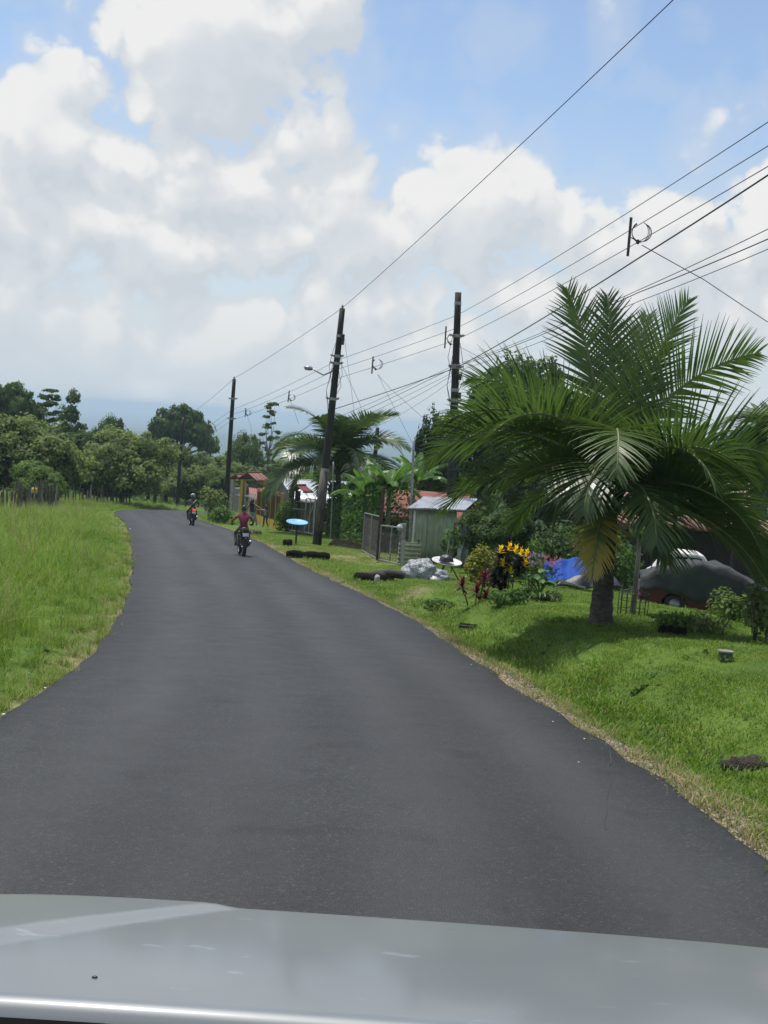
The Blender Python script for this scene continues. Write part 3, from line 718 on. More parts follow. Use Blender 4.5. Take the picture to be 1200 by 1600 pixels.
TREES = [
 ('bushy2', 45, 640, 84, 185, 'broad bushy tree with olive leaves behind the near end of the left fence'),
 ('bushy1', -60, 650, 80, 150, 'bushy green tree cut by the left picture edge'),
 ('umbrella', 15, 592, 135, 120, 'flat-topped tall tree in the upper left corner of the treeline'),
 ('open_tall', 78, 606, 132, 75, 'open airy tree with layered branches right of the flat-topped corner tree'),
 ('slim_tall', 113, 604, 120, 74, 'slim tall dark tree with a thin open top on the left'),
 ('bushy3', 165, 643, 150, 62, 'small dark tree whose tip peeks above the olive trees on the left'),
 ('bushy2', 195, 664, 98, 140, 'wide olive tree at the middle of the left treeline'),
 ('bushy3', 140, 690, 104, 120, 'dark round tree whose low branches hang over the fence posts'),
 ('bushy1', 176, 716, 106, 84, 'small low tree at the right end of the fence trees'),
 ('umbrella', 282, 628, 185, 128, 'large umbrella-shaped tree standing alone against the blue plain'),
 ('bushy2', 262, 690, 132, 120, 'pale olive tree in front of the large umbrella-shaped tree'),
 ('bushy1', 330, 706, 140, 110, 'rounded green tree left of the straight roadside pole'),
 ('bushy3', 382, 670, 150, 66, 'dark upright tree just right of the straight roadside pole'),
 ('cecropia', 421, 627, 120, 62, 'tall spindly tree with sparse clumps of leaves'),
 ('bushy2', 395, 722, 128, 110, 'olive foliage tree behind the red gate roofs'),
 ('bushy1', 455, 712, 130, 100, 'green tree behind the farther coconut palm'),
 ('bushy3', 560, 712, 95, 120, 'dark green tree behind the banana plants'),
 ('bushy2', 640, 735, 90, 110, 'olive tree behind the red roof'),
 ('mango', 692, 628, 62, 84, 'dense dark tree right behind the thick utility pole'),
 ('mango', 812, 543, 72, 190, 'tall rounded mango-like tree rising behind the large palm'),
 ('bushy3', 930, 640, 75, 170, 'dark tree hidden behind the large palm crown'),
 ('bushy1', 1060, 690, 68, 150, 'green tree over the house behind the large palm'),
 ('bushy3', 1180, 660, 66, 130, 'dark tree behind the palm at the right picture edge'),
 ('bushy1', -10, 655, 105, 120, 'green tree filling the gap behind the flat-topped corner tree'),
 ('bushy3', 90, 668, 100, 110, 'dark green tree between the broad olive tree and the slim tall tree'),
 ('bushy2', 235, 676, 125, 100, 'olive tree left of the umbrella-shaped tree trunk'),
 ('bushy1', 60, 715, 75, 90, 'low leafy tree right behind the near fence posts'),
 ('bushy2', 300, 722, 120, 90, 'olive bush-like tree right of the taller far pole'),
 ('bushy3', 365, 735, 110, 80, 'dark low tree behind the straight roadside pole'),
 ('bushy1', 500, 738, 105, 100, 'green tree over the zinc roof'),
 ('bushy2', 610, 722, 120, 90, 'olive tree far behind the banana leaves'),
 ('bushy1', 720, 720, 78, 110, 'green tree between the dense dark tree and the mango-like tree'),
 ('bushy3', 860, 690, 60, 140, 'dark tree low behind the left fronds of the large palm'),
 ('bushy2', 1000, 735, 60, 140, 'olive tree behind the right fronds of the large palm'),
 ('bushy3', 775, 786, 40, 112, 'low dark broad-leaved tree between white dish and blue tarp'),
]
for key, px, pt, Y, w, lab in TREES: tree(key, px, pt, Y, w, lab)
# a far mass of woodland below the umbrella tree: nobody could count it
def woodland():
    r_ = np.random.default_rng(5); n = 620; Y = 200+260*r_.random(n); X = (-.34+.72*r_.random(n))*Y; Z = gz(X, Y); vs, fs, ts, b = [], [], [], 0
    for x, y, z in zip(X, Y, Z):
        if x/y < -.03 and r_.random() < .15: continue
        w = 3.2+2.5*r_.random(); h = 6+4*r_.random(); m = 90
        o = r_.normal(0, 1, (m, 3)); o /= np.linalg.norm(o, axis=1)[:, None]; o[:, 2] = np.abs(o[:, 2])*1.2-.25
        pos = np.array([x, y, z+h*.45]) + o*np.array([w, w, h*.5])*(.75+.25*r_.random((m, 1)))
        v, f, t = leaf_quads(pos, np.full(m, 1.0), o+np.array([0, 0, .6])+r_.normal(0, .4, (m, 3)), r_, np.full(m, np.clip(r_.normal(.45, .2), 0, 1)), 1.3)
        vs.append(v); fs.append(f+b); ts.append(t); b += len(v)
    o = obj('far_woodland', mesh_np('far_woodland', np.vstack(vs), np.vstack(fs), M['leaf_b'], np.concatenate(ts)))
    tag(o, 'far-off woodland covering the slope beyond the pasture', 'woodland', kind='stuff')
woodland()

# ================================================================== coconut palms
def frond(az, e0, e1, L, lw=.95, tintb=.45, roll=0.0, n=64, hang=.55, seed=0, dryness=0.0, wid=.040):
    """leaflet mesh builder, rib builder for one frond rooted at the origin"""
    r_ = random.Random(seed); K = 20; p = Vector((0, 0, 0)); path = [p.copy()]; tang = []
    for k in range(K):
        t = (k+.5)/K; e = R(e0+(e1-e0)*t**1.25); a = R(az)+.10*math.sin(t*3)*r_.uniform(-1, 1)
        d = Vector((math.cos(a)*math.cos(e), math.sin(a)*math.cos(e), math.sin(e))); tang.append(d); p = p+d*(L/K); path.append(p.copy())
    rib = MB(); rib.tube(path, [.038*(1-.85*i/K)+.004 for i in range(K+1)], 6)
    lf = MB(); hz = Vector((-math.sin(R(az)), math.cos(R(az)), 0))
    for s in (-1, 1):
        for i in range(n):
            t = .13+.86*(i+r_.uniform(-.25, .25))/n; q = t*K; k = min(int(q), K-1); base = path[k].lerp(path[k+1], q-k); T = tang[k]
            side = hz*s; nrm = T.cross(hz); nrm = nrm if nrm.z >= 0 or abs(e1) > 80 else nrm
            if nrm.dot(Vector((0, 0, 1))) < -.2: nrm = -nrm
            rl = R(roll); side = side*math.cos(rl)+nrm*math.sin(rl)*s; bln = T.cross(hz*math.cos(rl)+nrm*math.sin(rl))
            fw = R(18+42*t**1.5+r_.uniform(-5, 5)); ll = lw*(math.sin(PI*min(1, .20+.72*t))**.7)*(1-.45*max(0, t-.75)/.25)*r_.uniform(.88, 1.08)
            d = (side*math.cos(fw)+T*math.sin(fw)+nrm*(.28-.15*t)).normalized()
            w = wid*(.75+.35*math.sin(PI*t)); pts = []; q_ = base.copy(); SEG = 4
            hg = .75*hang*r_.uniform(.7, 1.3)
            if r_.random() < .06: hg *= 2.0
            for g in range(SEG+1):
                tt = g/SEG; pts.append((q_.copy(), w*(1-tt**1.6)*(.6 if g == 0 else 1)+.004))
                d = (d+Vector((0, 0, -1))*hg*(.12+.30*tt)).normalized(); q_ = q_+d*ll/SEG
            tn = min(.93, max(.02, tintb+r_.uniform(-.14, .14)))
            vs = []; 
            for (c, ww), nx in zip(pts, [pts[min(j+1, SEG)][0]-pts[max(j-1, 0)][0] for j in range(SEG+1)]):
                sd_ = nx.cross(bln); sd_ = sd_.normalized() if sd_.length > 1e-5 else hz
                vs += [c-sd_*ww*.5, c+sd_*ww*.5]
            b = len(lf.v); lf.add(vs, [(2*g, 2*g+1, 2*g+3, 2*g+2) for g in range(SEG)], tn)
            if dryness:
                for g in range(SEG+1):
                    dv = min(1.0, tn+dryness*(.35+.65*g/SEG)*(.35+.65*t))
                    lf.t[b+2*g] = lf.t[b+2*g+1] = dv
    return lf, rib
def trunk_rings(h, r0, r1, bend, mat_, parent):
    mb = MB(); K = 22; path = []; rad = []
    for i in range(K+1):
        t = i/K; path.append(Vector((bend[0]*t*t, bend[1]*t*t, -.25+(h+.25)*t))); f = 1+(.06 if i % 2 else -.04)
        rad.append((r0*(1-t)+r1*t+.10*math.exp(-t*9))*f)
    mb.tube(path, rad, 14); o = mb.build('trunk', mat_, parent, True); return path[-1]
def palm(label, base, h, r0, r1, bend, fronds, scale=1.0, seed=3):
    t = thing('coconut_palm', label, 'palm', base)
    top = trunk_rings(h, r0, r1, bend, M['palm_bark'], t)
    # fibrous boot of old leaf bases
    mb = MB(); r_ = random.Random(seed)
    for i in range(16):
        a = i*2.4; e = R(40+2.2*i); d = Vector((math.cos(a)*math.cos(e), math.sin(a)*math.cos(e), math.sin(e))); q = top+Vector((0, 0, -.30+.03*i))
        mb.tube([q, q+d*.30, q+d*.55+Vector((0, 0, .05))], [.075, .05, .028], 5)
    mb.build('leaf_base', M['palm_bark'], t, True)
    for i, fr in enumerate(fronds):
        az, e0, e1, L = fr[:4]; kw = fr[4] if len(fr) > 4 else {}
        lf, rib = frond(az, e0, e1, L*scale, seed=seed*100+i, **kw)
        o = lf.build('frond', M['palm'], t); o.location = top+Vector((0, 0, .05*(i % 5)))
        rib.build('midrib', M['palm_rib'], o, True)
    return t
pg = G(938, 976)
Yp = pg.y; s_ = pxs(Yp)
print('palm', pg, s_)
F1 = [ # azimuth (0 right, 90 away, 270 towards us), rise at the root, angle at the tip, length; roll turns the blade to face us
 (165, 82, 64, 4.2, dict(lw=1.0, hang=.18, tintb=.5, roll=78)), (110, 86, 72, 4.0, dict(lw=.95, hang=.2, roll=-40)), (14, 80, 60, 4.1, dict(lw=1.0, hang=.18, tintb=.52, roll=-75)),
 (60, 80, 55, 3.8, dict(lw=1.0, hang=.25)), (6, 72, 12, 4.1, dict(lw=1.15, hang=.25, tintb=.55, roll=-68)), (345, 50, -26, 3.6, dict(lw=1.25, hang=.3, tintb=.5, roll=-70)),
 (5, 30, -60, 3.4, dict(lw=1.2, hang=.5, roll=-30)), (322, 26, -66, 3.6, dict(lw=1.2, hang=.6, tintb=.4, roll=-35)), (348, 12, -66, 3.6, dict(lw=1.2, hang=.6, tintb=.40, roll=-25)), (338, -2, -66, 3.6, dict(lw=1.1, hang=.6, tintb=.42, roll=-20)),
 (300, 62, -60, 3.5, dict(lw=1.1, hang=.5, tintb=.5, roll=-25)), (262, 76, -76, 3.6, dict(lw=1.1, hang=.45, tintb=.55)), (252, -14, -88, 2.2, dict(lw=.62, hang=.6, tintb=.66, dryness=.75, n=52)),
 (203, 38, -72, 2.9, dict(lw=1.05, hang=.6, tintb=.45, roll=30)), (184, 46, -52, 4.1, dict(lw=1.2, hang=.55, tintb=.45, roll=35)), (192, 62, -36, 4.2, dict(lw=1.2, hang=.5, tintb=.5, roll=35)),
 (158, 66, -6, 4.0, dict(lw=1.15, hang=.4, roll=45)), (214, 66, -45, 3.8, dict(lw=1.15, hang=.5, tintb=.5, roll=30)), (174, 24, -58, 3.6, dict(lw=1.2, hang=.6, tintb=.4, roll=20)),
 (95, 50, -35, 3.9, dict(lw=1.1, hang=.5, tintb=.35)), (50, 48, -40, 4.0, dict(lw=1.1, hang=.5, tintb=.38)),
 (282, 34, -84, 2.8, dict(lw=1.0, hang=.7, tintb=.42)), (222, 30, -80, 2.0, dict(lw=.8, hang=.7, tintb=.42, roll=20)), (250, 46, -80, 3.0, dict(lw=1.0, hang=.6, tintb=.48)),
 (352, 0, -62, 3.7, dict(lw=1.1, hang=.6, tintb=.42, roll=-20)), (328, 8, -64, 3.8, dict(lw=1.15, hang=.6, tintb=.4, roll=-25)), (304, 4, -82, 2.2, dict(lw=1.0, hang=.7, tintb=.38)), 
 (325, 56, -52, 3.4, dict(lw=1.15, hang=.5, tintb=.48, roll=-30)), (140, 10, -70, 2.6, dict(lw=1.0, hang=.7, tintb=.3))]
palm('large coconut palm with a short trunk standing on the lawn bank', pg, 2.15*Yp/21.73, .18, .14, (-.02, 0), F1, .885*Yp/21.73, 3)
F2 = []
r2 = random.Random(12)
for i in range(28):
    e0 = [80, 66, 54, 38, 18][i % 5]; F2.append((i*137.5+15, e0+r2.uniform(-6, 6), [0, -50, -66, -76, -84][i % 5]+r2.uniform(-8, 8), 3.7+r2.uniform(-.3, .4), dict(lw=1.1, hang=.55, tintb=r2.uniform(.35, .6), n=62, wid=.085, roll=r2.uniform(-35, 35))))
q = on_ground(532, 66); topz = P(532, 735, 66).z
palm('drooping coconut palm behind the leaning street lamp pole', q, topz-q.z, .17, .13, (-.3, 0), F2, 1.22, 5)
F3 = [(f[0]+80, *f[1:]) for f in F2]
q = on_ground(1262, 30); topz = P(1262, 735, 30).z
palm('coconut palm cut by the right picture edge', q, topz-q.z, .18, .14, (.2, 0), F3, .88, 7)

# ================================================================== leafy plants
def strap(mb, base, az, e0, e1, L, w, K=5, tint=.5, fold=.15, tip=.05, shape=None):
    p = Vector(base); a = az; sd_ = Vector((-math.sin(a), math.cos(a), 0)); vs = []
    for k in range(K+1):
        t = k/K; e = R(e0+(e1-e0)*t); d = Vector((math.cos(a)*math.cos(e), math.sin(a)*math.cos(e), math.sin(e))); up = sd_.cross(d)*-1
        ww = w*((math.sin(PI*(.12+.88*t))**.8) if shape is None else shape(t))+tip*w*.1
        vs += [p-sd_*ww*.5+up*fold*ww, p, p+sd_*ww*.5+up*fold*ww]; p = p+d*L/K
    fs = []
    for k in range(K): fs += [(3*k, 3*k+1, 3*k+4, 3*k+3), (3*k+1, 3*k+2, 3*k+5, 3*k+4)]
    mb.add(vs, fs, tint)
    return p
def rosette(mb, c, n, L, w, r_, e=(80, 10), droop=60, tint=(.2, .9), K=4):
    for i in range(n):
        e0 = e[0]+(e[1]-e[0])*(i/n)+r_.uniform(-8, 8); strap(mb, Vector(c)+Vector((0, 0, -.10*i/n)), i*2.399+r_.uniform(-.2, .2), e0, e0-droop*r_.uniform(.6, 1.2), L*r_.uniform(.75, 1.1), w*r_.uniform(.8, 1.15), K, r_.uniform(*tint))
def leaf_blob(name, material, lobes, n, leaf, seed, tone=.45):
    r_ = np.random.default_rng(seed); lob = np.array(lobes, float); k = r_.integers(0, len(lob), n); u = r_.normal(0, 1, (n, 3)); u /= np.linalg.norm(u, axis=1)[:, None]
    rad = r_.random(n)**.33; pos = lob[k, :3]+u*rad[:, None]*lob[k, 3:6]
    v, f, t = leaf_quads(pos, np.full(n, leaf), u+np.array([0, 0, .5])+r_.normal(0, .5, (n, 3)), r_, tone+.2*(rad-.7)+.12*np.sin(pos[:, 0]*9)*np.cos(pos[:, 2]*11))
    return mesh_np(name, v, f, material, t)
M['croton'] = leafmat('croton_leaf', (.10, .13, .015), (.36, .34, .05), .3)
M['cordyline'] = leafmat('cordyline_leaf', (.035, .006, .010), (.17, .022, .035), .25, .35)
M['yellow_petal'] = leafmat('yellow_petal', (.70, .38, .02), (.85, .68, .06), .3)
M['dark_leaf'] = leafmat('dark_purple_leaf', (.008, .010, .008), (.03, .035, .02), .1)
M['pink_petal'] = leafmat('pink_petal', (.42, .10, .14), (.55, .22, .25), .3)
M['lilac_petal'] = leafmat('lilac_petal', (.26, .17, .34), (.45, .33, .48), .3)
M['broad'] = leafmat('broad_leaf', (.03, .08, .015), (.11, .22, .045), .3, .35)
M['agave'] = leafmat('strap_leaf', (.03, .06, .02), (.10, .16, .06), .2, .35)
M['pink_bloom'] = M['pink_petal']
def stems(mb, base_pts, h, r_, rad=.012):
    for p in base_pts: mb.tube([(p[0], p[1], -.05), (p[0]*1.2, p[1]*1.2, h*.5), (p[0]*1.5+r_.uniform(-.05, .05), p[1]*1.5, h)], [rad, rad*.8, rad*.5], 5)
def bush(px, py, label, material, w, h, n, leaf, seed, cat='bush', name='bush', nl=5, tone=.45, Yoff=0, Y=None):
    g = G(px, py) if Y is None else on_ground(px, Y, py); g = Vector((g.x, g.y+Yoff, gzs(g.x, g.y+Yoff))); t = thing(name, label, cat, g); r_ = random.Random(seed)
    lob = [(r_.uniform(-.5, .5)*w*.5, r_.uniform(-.4, .4)*w*.5, h*r_.uniform(.22, .62), w*.32*r_.uniform(.8, 1.2), w*.32, h*.36*r_.uniform(.8, 1.15)) for _ in range(nl)]
    obj('foliage', leaf_blob('foliage', material, lob, n, leaf, seed, tone), t)
    mb = MB(); stems(mb, [(r_.uniform(-.15, .15)*w, r_.uniform(-.15, .15)*w) for _ in range(5)], h*.7, r_, .010+.006*h); mb.build('stem', M['bark'], t)
    return t
bush(762, 897, 'yellow-green croton bush left of the yellow flowers', M['croton'], 1.0, 1.25, 1900, .05, 31, 'bush', 'croton_bush', Y=30)
# plant with a dark body and large yellow blooms
g = G(792, 930); t = thing('yellow_flower_plant', 'dark leafy plant topped with large yellow blooms', 'plant', g); r_ = random.Random(4)
mb = MB(); [rosette(mb, (r_.uniform(-.30, .30), r_.uniform(-.2, .2), z), 18, .30, .08, r_, (70, -10), 50, (.1, .9)) for z in (.15, .25, .32, .4, .5, .55, .62, .68, .75, .8)]; mb.build('foliage', M['dark_leaf'], t)
mb = MB(); stems(mb, [(-.1, 0), (.1, .05), (0, -.1)], .95, r_, .015); mb.build('stem', M['bark'], t)
for (dx, dz) in ((-.22, .95), (-.05, 1.02), (.08, .98), (.20, .93), (-.15, .68), (.30, .72), (.02, .55), (.33, .9)):
    mb = MB(); rosette(mb, (dx, -.22+r_.uniform(-.08, .08), dz), 9, .15, .055, r_, (85, 10), 35, (.2, 1)); mb.build('flower', M['yellow_petal'], t)
g = G(742, 943); t = thing('red_cordyline', 'dark red cordyline with three leafy heads on the lawn edge', 'plant', g); r_ = random.Random(6)
for (dx, dy, dz) in ((-.28, 0, .36), (.02, -.05, .26), (.16, .1, .52), (.2, -.1, .15)):
    mb = MB(); rosette(mb, (dx, dy, dz), 26, .26, .055, r_, (85, -20), 55, (.1, 1)); o = mb.build('leaf_head', M['cordyline'], t)
    MB().tube([(dx*.5, dy*.5, -.05), (dx, dy, dz)], [.016, .012], 6).build('stem', M['bark'], o)
g = G(826, 930); t = thing('broad_leaf_plant', 'bright green broad-leaved plant beside the yellow blooms', 'plant', g); r_ = random.Random(9)
for i in range(16):
    mb = MB(); a = r_.uniform(0, 6.28); h = r_.uniform(.25, .62); e = (math.cos(a)*.3, math.sin(a)*.3, h); mb.tube([(0, 0, 0), (e[0]*.5, e[1]*.5, h*.8), e], [.012, .008, .006], 4)
    strap(mb, e, a, 25, -35, .30, .2, 5, r_.uniform(.3, .95)); mb.build('leaf', M['broad'], t)
g = G(843, 938); t = thing('strap_leaf_plant', 'plant with long arching strap leaves right of the flower bed', 'plant', g); r_ = random.Random(10)
for i in range(18):
    mb = MB(); strap(mb, (0, 0, 0), i*2.4, r_.uniform(45, 80), r_.uniform(-70, -10), r_.uniform(.55, .85), .055, 7, r_.uniform(.2, .9)); mb.build('leaf', M['agave'], t)
for (px, py, lab, mt, nm) in ((835, 915, 'shrub with lilac flowers behind the yellow blooms', 'lilac_petal', 'lilac_flower_shrub'), (858, 918, 'shrub with pink flowers left of the blue tarp', 'pink_petal', 'pink_flower_shrub')):
    t = bush(px, py, lab, M['leaf_c'], .75, .85, 420, .05, px, 'shrub', nm); r_ = random.Random(px); mb = MB()
    for i in range(26): rosette(mb, (r_.uniform(-.3, .3), r_.uniform(-.3, .1), r_.uniform(.6, .98)), 6, .06, .035, r_, (80, 10), 30, (.2, 1), 2)
    mb.build('flower', M[mt], t)
bush(800, 945, 'low leafy plants at the foot of the flower bed', M['leaf_d'], .9, .40, 700, .05, 41, 'plant', 'low_plant')
bush(862, 940, 'low brown earth-coloured bush at the right end of the flower bed', M['leaf_c'], .55, .30, 500, .04, 42, 'bush', 'low_bush', tone=.3)
bush(690, 955, 'dark green weed clump in the ditch near the road', M['leaf_d'], .85, .30, 520, .055, 43, 'weeds', 'weed_clump', tone=.35)
bush(1062, 985, 'low dark green hedge bush in front of the covered red car', M['leaf_d'], 1.1, .35, 900, .045, 44, 'bush', 'hedge_bush')
bush(1108, 990, 'low grey-brown hedge bush right in front of the red car', M['leaf_c'], 1.15, .42, 900, .045, 45, 'bush', 'hedge_bush')
bush(1190, 1005, 'spiky green bush at the right picture edge', M['leaf_c'], 1.1, 1.0, 900, .06, 46, 'bush', 'bush')
bush(1140, 975, 'leafy shrub beside the nose of the covered car', M['leaf_b'], 1.0, .9, 800, .06, 47, 'bush', 'bush')
bush(1010, 905, 'green shrub behind the tail of the covered car', M['leaf_d'], 1.3, 1.5, 1100, .08, 48, 'shrub', 'shrub', Yoff=6)
bush(975, 925, 'dark shrub behind the trunk of the large palm', M['leaf_a'], 1.7, 1.7, 1200, .08, 49, 'shrub', 'shrub', Yoff=5)
bush(330, 812, 'grey-green bush beside the straight roadside pole', M['leaf_c'], 2.0, 2.3, 1000, .11, 50, 'bush', 'bush')
bush(345, 818, 'low green weeds at the foot of the straight roadside pole', M['leaf_d'], 1.8, 1.2, 800, .10, 51, 'weeds', 'weed_clump')
bush(445, 830, 'climbing green bush covering the end of the yellow fence', M['leaf_d'], 1.3, 2.0, 1100, .08, 52, 'bush', 'climber_bush')
bush(735, 890, 'reddish leafy shrub right of the thick utility pole', M['leaf_c'], 1.2, 1.6, 800, .08, 53, 'shrub', 'shrub', tone=.3, Yoff=4)
bush(665, 872, 'thin creeper growing on the green corrugated shed', M['leaf_d'], 1.3, 1.9, 520, .055, 54, 'creeper', 'creeper', Yoff=.3, tone=.6)
for px, Y, w, h, lab in ((812, 41, 2.2, 2.0, 'dark shrub behind the yellow blooms, left of the tarp'), (868, 43, 2.6, 2.2, 'dark shrub rising behind the blue tarp'), (915, 44, 2.4, 2.4, 'dark shrub behind the black part of the tarp'), (958, 42, 2.2, 2.0, 'dark shrub right behind the large palm trunk'), (722, 43.5, 1.8, 1.9, 'dark shrub against the right side of the green shed')):
    bush(px, 890, lab, M['leaf_d'] if px != 868 else M['leaf_a'], w, h, 1500, .10, int(px), 'shrub', 'shrub', 7, .4, Y=Y)
# big clipped hedge
def hedge():
    a, b = G(508, 836), G(585, 862); base = (a+b)/2; t = thing('hedge', 'tall dense green hedge between the leaning pole and the mesh gate', 'hedge', base)
    u = (b-a); n = 9000; r_ = np.random.default_rng(77); H = 2.5
    # leaves packed on a block with an uneven top
    uu_ = r_.random(n); d_ = r_.random(n); f_ = r_.random(n); wv = .25*np.sin(uu_*17)+.15*np.sin(uu_*31+1)
    hh = H*(1+.10*np.sin(uu_*9)+.06*np.sin(uu_*23)); z = hh*r_.random(n)**.8; dep = np.where(r_.random(n) < .7, .12*r_.random(n), 1.6*r_.random(n)); top = r_.random(n) < .28; z = np.where(top, hh-.12*r_.random(n), z)
    nrm2 = Vector((u.y, -u.x, 0)).normalized()
    if nrm2.y > 0: nrm2 = -nrm2
    pos = np.outer(uu_-.5, [u.x, u.y, u.z]) + np.outer(-dep+.12*wv, [nrm2.x, nrm2.y, 0]) + np.outer(z, [0, 0, 1])
    nr = np.array([nrm2.x, nrm2.y, .5])[None]+r_.normal(0, .5, (n, 3)); v, f, tt = leaf_quads(pos, np.full(n, .12), nr, r_, .5+.25*wv+.1*np.sin(z*6))
    obj('foliage', mesh_np('foliage', v, f, M['leaf_d'], tt), t)
    mb = MB()
    for k in range(9): p = u*(k/8-.5)*.95-nrm2*.5; mb.tube([p+Vector((0, 0, -.1)), p+Vector((0, 0, 1.2)), p+Vector((.05, 0, 2.1))], [.05, .04, .02], 6)
    mb.build('stem', M['bark'], t)
hedge()
# banana plants
def banana(px, py, Y, h, label, seed, n=9, lean=0):
    q = on_ground(px, Y, py); t = thing('banana_plant', label, 'banana plant', q); r_ = random.Random(seed)
    MB().tube([(0, 0, -.1), (0, 0, h*.5), (lean, 0, h)], [.13, .11, .07], 10).build('stem', M['palm_rib'], t, True)
    for i in range(n):
        mb = MB(); az = i*2.4+seed; e0 = 75-45*i/n+r_.uniform(-8, 8); L = r_.uniform(1.5, 2.1); W = r_.uniform(.42, .55)
        # torn blade: two rows of lobes either side of the rib
        p = Vector((lean, 0, h-.1)); sd_ = Vector((-math.sin(az), math.cos(az), 0)); K = 16; rows = []
        for k in range(K+1):
            t_ = k/K; e = R(e0-(100*(.5+.5*i/n))*t_**1.4); d = Vector((math.cos(az)*math.cos(e), math.sin(az)*math.cos(e), math.sin(e))); rows.append((p.copy(), d)); p = p+d*L/K
        for s in (-1, 1):
            k = 2
            while k < K:
                m = min(K, k+r_.choice((1, 2, 3))); vs = []
                dr = r_.uniform(.1, .5)
                for kk in range(k, m+1):
                    c, d = rows[kk]; w = W*math.sin(PI*(.1+.85*kk/K))**.6*.5; up = sd_.cross(d)
                    vs += [c, c+sd_*s*w*.55+Vector((0, 0, .04)), c+sd_*s*w+Vector((0, 0, -dr*w))]
                c = m-k; mb.add(vs, [(3*j, 3*j+3, 3*j+4, 3*j+1) for j in range(c)]+[(3*j+1, 3*j+4, 3*j+5, 3*j+2) for j in range(c)], r_.uniform(.2, .95)); k = m
        o = mb.build('leaf', M['banana'], t); MB().tube([c for c, d in rows], [.03*(1-.8*j/K) for j in range(K+1)], 5).build('midrib', M['palm_rib'], o)
banana(607, 800, 53, 2.6, 'tall banana plant with torn leaves above the mesh gate', 3, 10)
banana(575, 800, 55, 2.1, 'shorter banana plant over the hedge', 8, 8)
banana(640, 800, 56, 2.9, 'banana plant beside the galvanised conduit post', 14, 9, .2)

# ================================================================== utility poles
def pole(label, base, top, r0=.15, r1=.10, bands=(), cat='utility pole', material=None, name='utility_pole'):
    t = thing(name, label, cat, base); v = Vector(top)-Vector(base); K = 10
    bend = Vector((random.uniform(-.03, .03), 0, 0))
    MB().tube([Vector((0, 0, -.4))-v*.02]+[v*(k/K)+bend*math.sin(PI*k/K) for k in range(K+1)], [r0*1.05]+[r0+(r1-r0)*k/K for k in range(K+1)], 12).build('shaft', material or M['pole_wood'], t, True)
    for f in bands:
        c = v*f+bend*math.sin(PI*f); r = r0+(r1-r0)*f; n = v.normalized()
        MB().tube([c-n*.06, c+n*.06], r+.012, 12).build('steel_band', M['steel'], t)
    return t, v
def insulator(parent, c, d, s=1.0):
    q = Vector(d).to_track_quat('Z', 'Y').to_matrix()
    MB().lathe([(.001, 0), (.03*s, 0), (.045*s, .03*s), (.03*s, .05*s), (.05*s, .08*s), (.03*s, .11*s), (.02*s, .14*s), (.001, .14*s)], c, 10, q).build('insulator', M['concrete'], parent, True)
bA = G(352, 813); YA = bA.y; tA = P(366, 592, YA)
pA, vA = pole('straight dark wooden pole beside the road near the far motorcyclist', bA, tA, .17, .11, (.72, .86))
bB = G(495, 851); YB = bB.y; tB = P(535, 482, YB)
pB, vB = pole('leaning dark wooden pole carrying the street lamp', bB, tB, .20, .12, (.32, .62, .77, .80, .885))
bC = on_ground(702, 48, 872); YC = 48.; tC = P(716, 457, YC)
pC, vC = pole('tall dark wooden pole behind the left fronds of the large palm', bC, tC, .19, .12, (.60, .64, .725, .73, .84, .96))
bD = G(277, 791); YD = bD.y; tD = P(286, 655, YD)
pD, vD = pole('dark pole in front of the umbrella-shaped tree, taller of the far two', bD, tD, .17, .11, (.7,))
bE = G(241, 788); YE = bE.y; tE = P(249, 703, YE)
pE, vE = pole('short dark pole in the pasture, leftmost of all poles', bE, tE, .15, .10)
bF = on_ground(578, 72, 800); pole('dark leaning pole behind the banana plants', bF, P(590, 668, 72), .15, .11, (.8,))
bG = on_ground(640, 46.5, 870); tG = P(647, 686, 46.5); pole('thin galvanised service post above the green shed', bG, tG, .055, .045, (.35, .7), material=M['steel'], name='service_post', cat='post')
bG2 = on_ground(519, 62, 800); pole('thin grey pipe post behind the leaning lamp pole', bG2, P(521, 722, 62), .04, .035, (), material=M['steel'], name='pipe_post', cat='post')
for par, v, fr in ((pA, vA, (.72, .86)), (pB, vB, (.62, .77, .80)), (pC, vC, (.60, .725, .84))):
    for f in fr:
        for s in (-1, 1): insulator(par, v*f+Vector((.13*s, -.05, 0)), (s, 0, .3), 1.2)
for par, v in ((pA, vA), (pB, vB), (pD, vD)): insulator(par, v+Vector((0, 0, -.02)), (0, 0, 1), 1.3)
# cable boxes and hanging slack on the two near poles
for par, v, fs in ((pB, vB, (.86, .88)), (pC, vC, (.62, .69))):
    for f in fs: MB().box(v*f+Vector((.16, -.12, 0)), (.14, .12, .24)).build('junction_box', M['iron'], par, bevel=.01)
for par, v in ((pB, vB), (pC, vC)):
    mb = MB(); r_ = random.Random(2)
    for k in range(5):
        f0, f1 = r_.uniform(.55, .7), r_.uniform(.72, .86); s = r_.choice((-1, 1)); mb.tube([v*f0+Vector((.13*s, -.1, 0)), v*((f0+f1)/2)+Vector((.3*s, -.12, -.15)), v*f1+Vector((.13*s, -.1, 0))], .010, 5)
    mb.build('slack_cable', M['wire'], par, True)
# lower half of the tall pole: a pale tin climbing guard as in the photo's paler foot of the lamp pole
mb = MB(); mb.tube([vB*.06, vB*.32], [.207, .186], 12); mb.build('weathered_sleeve', mat('weathered_wood', (.06, .055, .05), (.15, .14, .125), 9, .9, stretch=(2, 2, .3)), pB, True)
